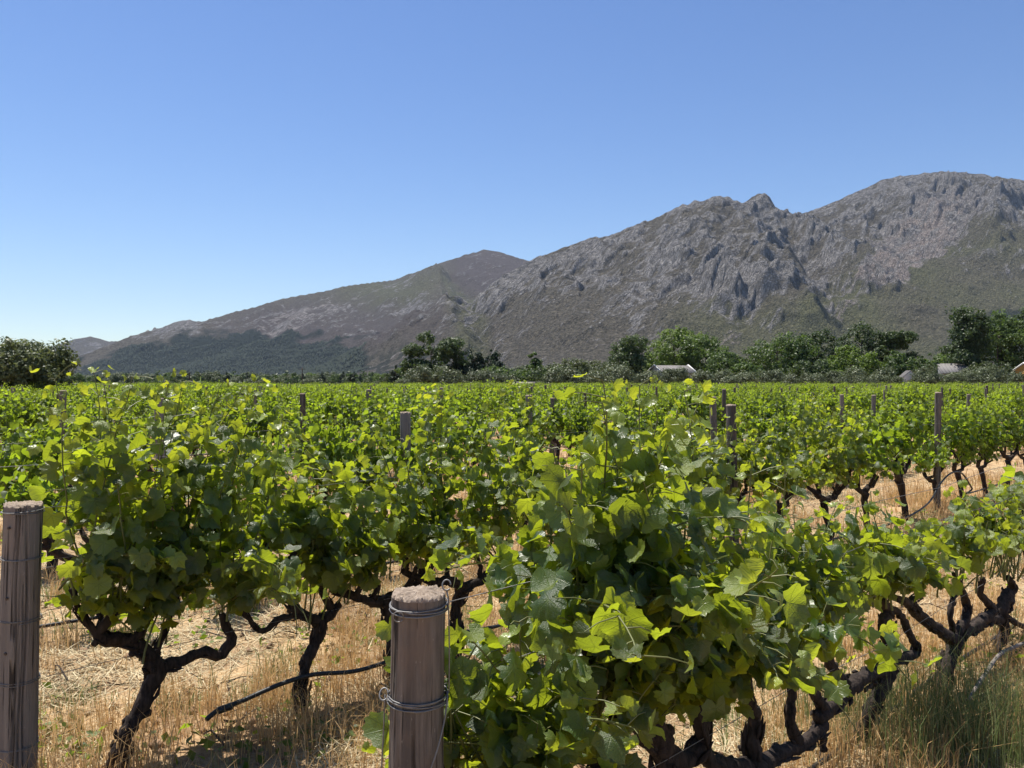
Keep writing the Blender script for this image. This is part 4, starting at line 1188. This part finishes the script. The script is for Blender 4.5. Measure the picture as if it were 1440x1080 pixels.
# ------------------------------------------------------------------ posts, wires, hoses
def post_mesh(r, h, rg, near):
    mb = MB(); sides = 128 if near else 12; nr = 40 if near else 5
    z = np.linspace(-.25, h, nr); a = np.arange(sides) * 2 * math.pi / sides
    if near: z = np.concatenate([z[:-1], [h - .006]])
    prof = 1 + .022 * np.interp(a, np.linspace(0, 2 * math.pi, 12), np.r_[(q := rg.standard_normal(11)), q[0]])
    V = []
    cr = rg.uniform(0, 6.28, 7); cr[:4] = rg.uniform(3.9, 5.6, 4); cd = rg.uniform(.10, .28, 7); c0_ = rg.uniform(0, h * .5, 7); c1_ = c0_ + rg.uniform(.4, 1.2, 7)
    for zi in z:
        R = r * (1.04 - .06 * zi / h) * prof * (1 + (.006 * rg.standard_normal(sides) if near else 0))
        if near:
            for q in range(7):
                if c0_[q] < zi < c1_[q]:
                    dd = np.abs((a - cr[q] - .06 * math.sin(zi * 9 + q) + math.pi) % (2 * math.pi) - math.pi)
                    R = R * (1 - cd[q] * np.exp(-(dd / .045) ** 2) * min(1, (zi - c0_[q]) * 12, (c1_[q] - zi) * 12))
            R = R + r * .07 * np.exp(-((zi - h * .62) / .04) ** 2) * np.exp(-((a - 3.9) / .3) ** 2) + r * .03 * np.sin(zi * 5 + 2 * np.sin(a))
        V.append(np.stack([np.cos(a) * R, np.sin(a) * R, np.full(sides, zi)], -1))
    V = np.concatenate(V); i = np.arange(nr - 1)[:, None] * sides; j = np.arange(sides)[None]
    Q = np.stack([i + j, i + (j + 1) % sides, i + sides + (j + 1) % sides, i + sides + j], -1).reshape(-1, 4)
    mb.add(V, None, Q)
    top = MB(); ring = V[-sides:].copy()
    e1 = ring * [.985, .985, 1] + [0, 0, .003]; e1[:, 2] += .005 * np.repeat(rg.standard_normal(sides // 2), 2) * (1 if near else 0)
    e2 = ring * [.93, .93, 1] + [0, 0, .008]; e2[:, 2] += .0025 * rg.standard_normal(sides) * (1 if near else 0)
    e3 = ring * [.5, .5, 1] + [0, 0, .010]; e3[:, 2] += .002 * rg.standard_normal(sides) * (1 if near else 0)
    VV = np.vstack([ring, e1, e2, e3, [[0, 0, h + .009]]]); Q = []; T = []
    for lay in range(3):
        for q in range(sides): Q.append([lay * sides + q, lay * sides + (q + 1) % sides, (lay + 1) * sides + (q + 1) % sides, (lay + 1) * sides + q])
    for q in range(sides): T.append([3 * sides + q, 3 * sides + (q + 1) % sides, 4 * sides])
    top.add(VV, T, Q)
    return mb.mesh('post_shaft', M['post']), top.mesh('post_top', M['endgrain'])

def coil(parent, r, z, turns, rg, wr=.0021, tilt=0.0, ph=0.0, name='wire_wrap'):
    mb = MB(); n = 28 * turns
    t = np.linspace(0, 2 * math.pi * turns, n)
    zz = z + (t / (2 * math.pi) - turns / 2) * wr * 2.1 + .003 * np.sin(t * .5 + ph) + tilt * np.sin(t + ph)
    R = r + wr * 1.1 + .001 * np.sin(t * 1.5 + ph) + .0006 * np.random.default_rng(int(z * 1000)).standard_normal(n)
    zz = zz + .0022 * np.sin(t * .77 + 3 * ph)
    tube(mb, np.stack([np.cos(t + ph) * R, np.sin(t + ph) * R, zz], -1), wr, 6)
    o = mb.build(name, M['wire'], parent); return o

WZ = (1.165, .965, .735, .50)
def end_post(k, s, r, h, label, lean=(0, 0)):
    rg = np.random.default_rng(60 + k)
    x, y = rp(rowc(k), s); root = empty('vineyard_post', (x, y, float(gz(x, y)))); root.rotation_euler = (lean[0], lean[1], 0)
    tag(root, label, 'post', 'wooden vineyard posts')
    a, b = post_mesh(r, h, rg, True)
    root.location[0] += {0: -.010, 1: -.045}[k]
    obj('post_shaft', a, root); obj('post_top', b, root)
    return root
x0, y0 = -0.222, 1.93
P0 = end_post(0, 1.156, 0.066, 1.180, 'thick weathered wooden post in the foreground bound with two coils of wire', (0, math.radians(.8)))
for z, turns, tl in ((1.150, 4, .004), (.934, 5, .003)):
    coil(P0, .067 if z > 1 else .069, z, turns, np.random.default_rng(3), .0018, tl, 1.0)
mb = MB(); t = np.linspace(0, 5.6, 18)          # loops of the wire ends
tube(mb, np.stack([-.04 + .012 * np.cos(t), -.066 - .004 * np.sin(t), 1.142 + .013 * np.sin(t)], -1), .0016, 5); mb.build('wire_loop', M['wire'], P0)
mb = MB(); tube(mb, np.stack([-.078 + .010 * np.cos(t), -.02 + .01 * np.sin(t), .945 + .011 * np.sin(t)], -1), .0022, 5); mb.build('wire_loop', M['wire'], P0)
mb = MB(); tube(mb, np.stack([.066 + .010 * np.cos(t), -.01 + .006 * np.sin(t), 1.203 + .011 * np.sin(t)], -1), .002, 5)
tube(mb, resample([(.066, -.01, 1.192), (.072, -.02, 1.17), (.071, -.018, 1.15)], .01), .002, 5); mb.build('wire_staple', M['wire'], P0)
mb = MB(); tube(mb, resample([(.073, -.018, .955), (.069, -.035, .90), (.050, -.062, .82), (.018, -.078, .74), (-.012, -.079, .67), (-.05, -.064, .58), (-.078, -.03, .47)], .02), .0022, 6); mb.build('anchor_wire', M['wire'], P0)
mb = MB(); tube(mb, resample([(.071, -.012, 1.165), (.0745, -.012, 1.06), (.0755, -.014, .95)], .02), .0018, 5); mb.build('anchor_wire', M['wire'], P0)
mb = MB(); tube(mb, resample([(-.0765, -.01, .94), (-.080, -.02, .80), (-.088, -.03, .60)], .02), .0018, 5); mb.build('anchor_wire', M['wire'], P0)
P1 = end_post(1, .815, .072, 1.205, 'thick weathered wooden post at the left edge of the view with wire bands', (0, math.radians(1.6)))
for z in (1.178, .992, .742, .497, .23): coil(P1, .0735, z, 2, None, .0019, .002, z * 7)
for z in (1.12, .84, .62):
    mb = MB(); tube(mb, [(-.01, -.071, z), (-.01, -.078, z)], .006, 6); mb.build('nail', M['dark_wood'], P1)

# line posts
far_posts = [post_mesh(.034 + .003 * k, 1.52, np.random.default_rng(80 + k), False) for k in range(4)]
mid_posts = [post_mesh(.042, 1.52, np.random.default_rng(90 + k), True) for k in range(3)]
starts = {1: 6.2, 2: 4.3, 3: 2.95, 4: 5.7}
plist = []
rg = np.random.default_rng(13)
for k in range(1, 60):
    s = starts.get(k, rg.uniform(1.5, 5.5))
    while s < 150:
        x, y = rp(rowc(k), s)
        if 2 < y < 119 and abs(x / y) < .68: plist.append((math.hypot(x, y), k, s, x, y))
        s += 5.05 + rg.normal(0, .06)
plist.sort(); rowpost = {}
visp = [q for q in plist if abs(q[3] / q[4]) < .65][:260]; vset = set((q[1], q[2]) for q in visp)
for q in sorted(visp, key=lambda q: (q[1], q[2])):
    dist, k, s, x, y = q; rowpost[k] = n = rowpost.get(k, 0) + 1
    root = empty('vineyard_post', (x, y, float(gz(x, y)))); root.rotation_euler = (rg.normal(0, .018), rg.normal(0, .022), rg.uniform(0, 6.28))
    zf = {(2, 1): .925, (1, 1): .99, (1, 2): 1.02, (3, 1): 1.0, (3, 2): .98, (4, 1): 1.0}.get((k, n))
    sx = rg.uniform(.85, 1.15); root.scale = (sx, sx, rg.uniform(.97, 1.06) if dist < 14 else rg.uniform(.90, 1.03))
    if zf: root.scale[2] = zf
    if k == 1 and n == 1: lb = 'tall grey wooden post standing above the leaves right of centre'
    elif k == 1 and n == 2: lb = 'slim grey post among bare trunks at right, behind the pale ground'
    elif k == 2 and n == 1: lb = 'slim dark wooden post left of centre above the second row of vines'
    else: lb = 'slim grey wooden post, %s in view from the left along the %s row' % (ordw(n), ordw(k + 1))
    tag(root, lb, 'post', 'wooden vineyard posts')
    a, b = (mid_posts[rg.integers(3)] if dist < 20 else far_posts[rg.integers(4)])
    obj('post_shaft', a, root); obj('post_top', b, root)
fp = np.array([(q[3], q[4], 0) for q in plist if (q[1], q[2]) not in vset])
if len(fp):
    so = [[o for o in bpy.data.objects if o.data is not None and o.data == far_posts[k][0]][:1] for k in range(4)]
    so = [q for q in so if q]
    scatter('far_posts', fp, rg.uniform(0, 6, len(fp)), rg.uniform(.97, 1.05, len(fp)), rg.integers(0, len(so), len(fp)), so, 'remotest vineyard posts, too many and too small to count')

# wires: one thing per wire
rowname = ['front', 'second', 'third', 'fourth', 'fifth']
hname = ['top', 'upper', 'lower', 'lowest']
rg = np.random.default_rng(8)
for k in range(5):
    s0 = {0: 1.168 + .07, 1: .815 + .072}.get(k, .3)
    for w, z in enumerate(WZ):
        ss = np.arange(s0, 60 if k else 14, .85); zz = z + .012 * np.sin(ss * 1.24 + k) + .010 * rg.standard_normal(len(ss)); yy = -.02 + .018 * rg.standard_normal(len(ss))
        if k == 0: zz[0] = z - .01
        yy[0] = 0
        P = [(*(rp(rowc(k) + b, a)), zc) for a, b, zc in zip(ss, yy, zz)]
        mb = MB(); tube(mb, P, .0014 if k < 2 else .0016, 5)
        o = mb.build('trellis_wire', M['wire']); tag(o, '%s trellis wire strung along the %s row of vines' % (hname[w], rowname[k]), 'wire', 'trellis wires')
# hoses
def hose(k, pts, label, r=.0125):
    P = [(*(rp(rowc(k) + b, a)), z) for a, b, z in pts]
    mb = MB(); tube(mb, resample(P, .06), r, 10)
    o = mb.build('irrigation_hose', M['hose']); tag(o, label, 'hose', 'irrigation hoses'); return o
def hp(k, px, py, off=0):
    q = px_local(rowc(k), 0, [(px, py, 0)], off)[0]; return (q[0], off, q[2])
h1 = hose(1, [hp(1, 290, 1012, -.08), hp(1, 303, 1001, -.06), hp(1, 345, 984, -.06), hp(1, 390, 964, -.06), hp(1, 440, 949, -.06), hp(1, 500, 944, -.05), hp(1, 560, 925, -.04), hp(1, 640, 893, -.03), hp(1, 720, 876, 0), hp(1, 780, 850, 0), (4.6, 0, .12), (5.6, 0, .16), (7, 0, .12), (8.6, -.1, .10), (9.8, -.1, .12), (10.5, -.1, .22), (10.9, -.1, .42), (11.3, -.1, .52), (11.7, -.1, .48), (12.1, -.1, .25), (12.6, 0, .15), (18, 0, .2), (26, 0, .15)],
     'black irrigation hose arching from the dry grass behind the coil bound post', .0115)
mb = MB(); q = np.array(h1.data.vertices[0].co); A = hp(1, 306, 1000, -.06); B = hp(1, 326, 993, -.06)
tube(mb, [(*(rp(rowc(1) + A[1], A[0])), A[2]), (*(rp(rowc(1) + B[1], B[0])), B[2])], .017, 10); mb.build('hose_fitting', M['hose'], h1)
hose(2, [(.9, 0, .12), (1.6, 0, .10), (2.2, 0, .09), (3.1, 0, .12), (4.2, 0, .1), (6, 0, .2), (9, 0, .14), (14, 0, .2), (24, 0, .15)], 'black irrigation hose under the third row, seen right of the left post')
hose(0, [(2.0, .05, .05), (2.8, .05, .06), (3.8, .05, .05), (4.8, .05, .08), (6.2, .05, .05)], 'black irrigation hose lying on the grass under the front row', .0115)
# a dead grey cane leaning in the grass at right
mb = MB(); Pc = [px_local(c0, 0, [(1362, 985, 0)], -.3)[0], px_local(c0, 0, [(1385, 950, 0)], -.28)[0], px_local(c0, 0, [(1408, 920, 0)], -.25)[0], px_local(c0, 0, [(1440, 905, 0)], -.2)[0]]
Pc = [(*(rp(c0 + q[1], q[0])), q[2]) for q in Pc]
tube(mb, resample(Pc, .03), .010, 8, .1, rg=np.random.default_rng(2))
o = mb.build('dead_cane', M['post']); tag(o, 'bare grey pruned cane leaning in the grass at the lower right', 'cane')

# ------------------------------------------------------------------ grass and straw
def blades(name, B, h, wdt, bend, rg, mat, label, lie=0.0, seg=2):
    n = len(B); a = rg.uniform(0, 6.28, n); la = rg.uniform(0, 6.28, n)
    side = np.stack([np.cos(a), np.sin(a), np.zeros(n)], -1) * wdt[:, None] * .5
    ld = np.stack([np.cos(la), np.sin(la), np.zeros(n)], -1)
    up = np.array([0, 0, 1.0])
    if lie:
        el = rg.uniform(-.03, .38, n) * lie
        d1 = nrm(ld + up * el[:, None]); p1 = B + d1 * h[:, None] * .5
        d2 = nrm(d1 + .5 * rg.standard_normal((n, 3)) * [1, 1, .3]); p2 = p1 + d2 * h[:, None] * .5
        V = np.stack([B - side, B + side, p1 + side, p1 - side, p2], 1)
    else:
        p1 = B + (up * 1.0 + ld * bend[:, None] * .35) * h[:, None] * .55
        p2 = B + (up * (1 - .35 * bend[:, None]) + ld * bend[:, None]) * h[:, None]
        V = np.stack([B - side, B + side, p1 + side * .8, p1 - side * .8, p2], 1)
    b = np.arange(n)[:, None] * 5
    lv = np.repeat(np.stack([rg.random(n), np.zeros(n), np.zeros(n)], 1), 5, 0)
    o = obj(name, new_mesh(name, V.reshape(-1, 3), b + np.array([[3, 2, 4]]), b + np.array([[0, 1, 2, 3]]), mat, smooth=False, lv=lv))
    tag(o, label, kind='stuff')

def field(n, y0, y1, rg, pw=1.6):
    y = y0 + (y1 - y0) * rg.random(n) ** pw; x = rg.uniform(-.72, .72, n) * y + rg.uniform(-.3, .3, n)
    return x, y
rg = np.random.default_rng(51)
def tufts(n, per, y0, y1, cond, spread, rg, pw=1.5):
    x, y = field(n, y0, y1, rg, pw); m = cond(x, y); x, y = x[m], y[m]
    k = rg.poisson(per, len(x)); X = np.repeat(x, k) + rg.normal(0, spread, k.sum()); Y = np.repeat(y, k) + rg.normal(0, spread, k.sum())
    hs = np.repeat(rg.uniform(.6, 1.25, len(x)), k)
    return X, Y, hs
def ncoord(x, y): return NN[0] * x + NN[1] * y
def rowd(x, y):
    c = ncoord(x, y); return np.abs((c - 1.55 + 1.09) % 2.18 - 1.09)
# dry standing grass
cond = lambda x, y: (noise2(x * .8, y * .8) + .35 * noise2(x * 3, y * 3) + .25 * (rowd(x, y) < .6)) > .06
X, Y, hs = tufts(9000, 13, 1.4, 14, cond, .05, rg, 1.35)
B = np.stack([X, Y, gz(X, Y) - .01], -1); n = len(B)
blades('dry_grass', B, hs * rg.uniform(.10, .32, n), rg.uniform(.0016, .0036, n) * (1 + Y / 9), rg.uniform(.1, .8, n), rg, M['dry'], 'golden dry grass standing between the vine rows')
cond = lambda x, y: (noise2(x * .5 + 9, y * .5) + .3 * (rowd(x, y) < .6)) > -.1
X, Y, hs = tufts(9000, 7, 11, 45, cond, .12, rg, 1.3)
B = np.stack([X, Y, -.01 + 0 * X], -1); n = len(B)
blades('dry_grass', B, hs * rg.uniform(.10, .26, n), rg.uniform(.006, .012, n) * (Y / 14), rg.uniform(.1, .8, n), rg, M['dry'], 'dry grass under the rows further back')
# mown straw lying on the soil
x, y = field(95000, 1.3, 16, rg, 1.4)
cc = ncoord(x, y); m = (fbm(x * .7 + 3, y * .7, 3) > -.28); x, y = x[m], y[m]
x2, y2 = field(90000, 2.5, 14, rg, 1.3); cc = ncoord(x2, y2); m = (np.abs(cc - 5.15) < .42) | (np.abs(cc - 2.75) < .34) | (np.abs(cc - 7.2) < .4); x, y = np.r_[x, x2[m]], np.r_[y, y2[m]]; n = len(x)
lift = np.clip(fbm(x * 1.3 + 5, y * 1.3, 3) * .13 - .01, 0, .12) * rg.random(n) ** .5
B = np.stack([x, y, gz(x, y) + .004 + lift], -1)
blades('mown_straw', B, rg.uniform(.05, .22, n), rg.uniform(.0018, .0042, n) * (1 + y / 8), np.zeros(n), rg, M['straw'], 'loose mown straw lying in swathes on the soil', lie=1.0)
# green grass patches
def gcond(x, y):
    g = noise2(x * .9 + 40, y * .9 + 3) + .25 * noise2(x * 3, y * 3)
    rush = np.exp(-(((x - 2.05) / .55) ** 2 + ((y - 3.95) / .5) ** 2))
    return (g > .34) | ((g > .12) & (y > 4.2) & (y < 12)) | (np.hypot((x + 2.75) / .5, (y - 5.2) / .5) < 1) | (rush > .4) & (rg.random(len(x)) < .9)
X, Y, hs = tufts(4200, 13, 2.0, 18, gcond, .055, rg, 1.4)
B = np.stack([X, Y, gz(X, Y) - .01], -1); n = len(B)
blades('green_grass', B, hs * rg.uniform(.06, .20, n), rg.uniform(.0022, .005, n) * (1 + Y / 10), rg.uniform(.1, .9, n), rg, M['green'], 'patches of green grass in the dry ground')
# prunings: short dark twigs left on the soil
mb = MB(); px_, py_ = field(420, 2.2, 12, rg, 1.2)
for a_, b_ in zip(px_, py_):
    L = rg.uniform(.08, .4); an = rg.uniform(0, 6.28); z_ = float(gz(a_, b_)) + .012
    tube(mb, [(a_, b_, z_), (a_ + math.cos(an) * L * .5 + rg.normal(0, .02), b_ + math.sin(an) * L * .5, z_ + rg.uniform(0, .05)), (a_ + math.cos(an) * L, b_ + math.sin(an) * L, z_ + rg.uniform(-.01, .06))], rg.uniform(.002, .0055), 4)
tag(mb.build('prunings', M['tree_bark']), 'broken grey brown prunings scattered on the soil', kind='stuff')
# clods and small stones
n = 2600; x, y = field(n, 1.8, 11, rg, 1.3); sz = rg.uniform(.006, .03, n)
ico = np.array([[1, 0, 0], [-1, 0, 0], [0, 1, 0], [0, -1, 0], [0, 0, 1], [0, 0, -1]], float)
tri = np.array([[0, 2, 4], [2, 1, 4], [1, 3, 4], [3, 0, 4], [2, 0, 5], [1, 2, 5], [3, 1, 5], [0, 3, 5]])
V = ico[None] * sz[:, None, None] * rg.uniform(.6, 1.3, (n, 6, 1)) + np.stack([x, y, gz(x, y) + sz * .3], -1)[:, None, :]
T = (tri[None] + (np.arange(n) * 6)[:, None, None]).reshape(-1, 3)
tag(obj('clods', new_mesh('clods', V.reshape(-1, 3), T, None, M['clod'], smooth=False)), 'small clods and stones lying on the soil', kind='stuff')
# the tall rushy clump at lower right
m = 380; x = rg.normal(2.12, .33, m); y = rg.normal(3.82, .28, m); k = rg.poisson(5.5, m)
X = np.repeat(x, k) + rg.normal(0, .04, k.sum()); Y = np.repeat(y, k) + rg.normal(0, .05, k.sum()); n = len(X)
B = np.stack([X, Y, gz(X, Y) - .01], -1)
blades('rush_clump', B, rg.uniform(.18, .50, n), rg.uniform(.002, .0042, n), rg.uniform(.05, .55, n), rg, M['green'], 'tall green rushy grass at the foot of the front vines at right')
x = rg.normal(-1.15, .10, 30); y = rg.normal(3.35, .08, 30); n = len(x)
B = np.stack([x, y, gz(x, y) - .01], -1)
blades('green_grass_tuft', B, rg.uniform(.15, .32, n), rg.uniform(.002, .004, n), rg.uniform(.05, .35, n), rg, M['green'], 'thin green grass tuft in front of the hose end')
# weeds: broad small leaves in patches
x, y = field(9000, 3.5, 16, rg, 1.3); mm = noise2(x * .7 + 70, y * .7) > .18; x, y = x[mm], y[mm]
C = np.stack([x, y, gz(x, y) + rg.uniform(.01, .10, len(x))], -1)
V, T = leaf_cards(C, np.tile([0, 0, 1.0], (len(C), 1)), .05, rg)
lv = np.repeat(np.stack([rg.random(len(C)), .3 * rg.random(len(C)), np.zeros(len(C))], 1), 4, 0)
o = obj('low_weeds', new_mesh('low_weeds', V, T, None, M['leaf_far'], smooth=False, lv=lv, uv=np.zeros((len(V), 2)))); tag(o, 'low broad leaved green weeds between the rows', kind='stuff')

# ------------------------------------------------------------------ far tree belts on the plain below the mountains
def far_belts():
    rg = np.random.default_rng(314); src = []
    for want in ('olive_bush', 'round_tree', 'conifer_tree', 'grey_green_tree', 'broad_tree', 'low_tree'):
        r = next(o for o in bpy.data.objects if o.name.split('.')[0] == want)
        src.append([c for c in r.children])
    hs = np.array([4.0, 8.0, 8.0, 6.0, 10.0, 3.0])
    n = 2600; D = 230 + 1050 * rg.random(n) ** 1.1; a = rg.uniform(-.72, .72, n)
    m = noise2(a * D / 90, D / 140) > -.35; D, a = D[m], a[m]; n = len(D)
    idx = rg.choice(6, n, p=[.34, .16, .14, .2, .06, .10])
    tgt = rg.uniform(3.2, 6.5, n) * (1 + D / 1500)
    left = a < -.12
    tgt = np.where(left, tgt * .72, tgt * 1.15)
    scatter('far_trees', np.c_[a * D, D, np.zeros(n)], rg.uniform(0, 6.28, n), tgt / hs[idx], idx, src, 'scattered trees and bushes on the plain at the foot of the mountains')
far_belts()

# ------------------------------------------------------------------ the air
def haze():
    mb = MB(); z0, z1 = -40.0, 1400.0
    mb.box((0, 0, (z0 + z1) / 2), (12600, 12600, (z1 - z0) / 2))
    m = bpy.data.materials.new('haze_air'); m.use_nodes = True; t = m.node_tree; t.nodes.clear()
    out = t.nodes.new('ShaderNodeOutputMaterial'); v = t.nodes.new('ShaderNodeVolumePrincipled')
    v.inputs['Color'].default_value = (0.62, 0.76, 1.0, 1); v.inputs['Density'].default_value = HAZE; v.inputs['Anisotropy'].default_value = 0.1
    t.links.new(v.outputs[0], out.inputs['Volume'])
    o = mb.build('haze', m, None, False); tag(o, 'thin pale blue air between the vineyard and the mountains', kind='stuff')
HAZE = 0.26e-4
haze()
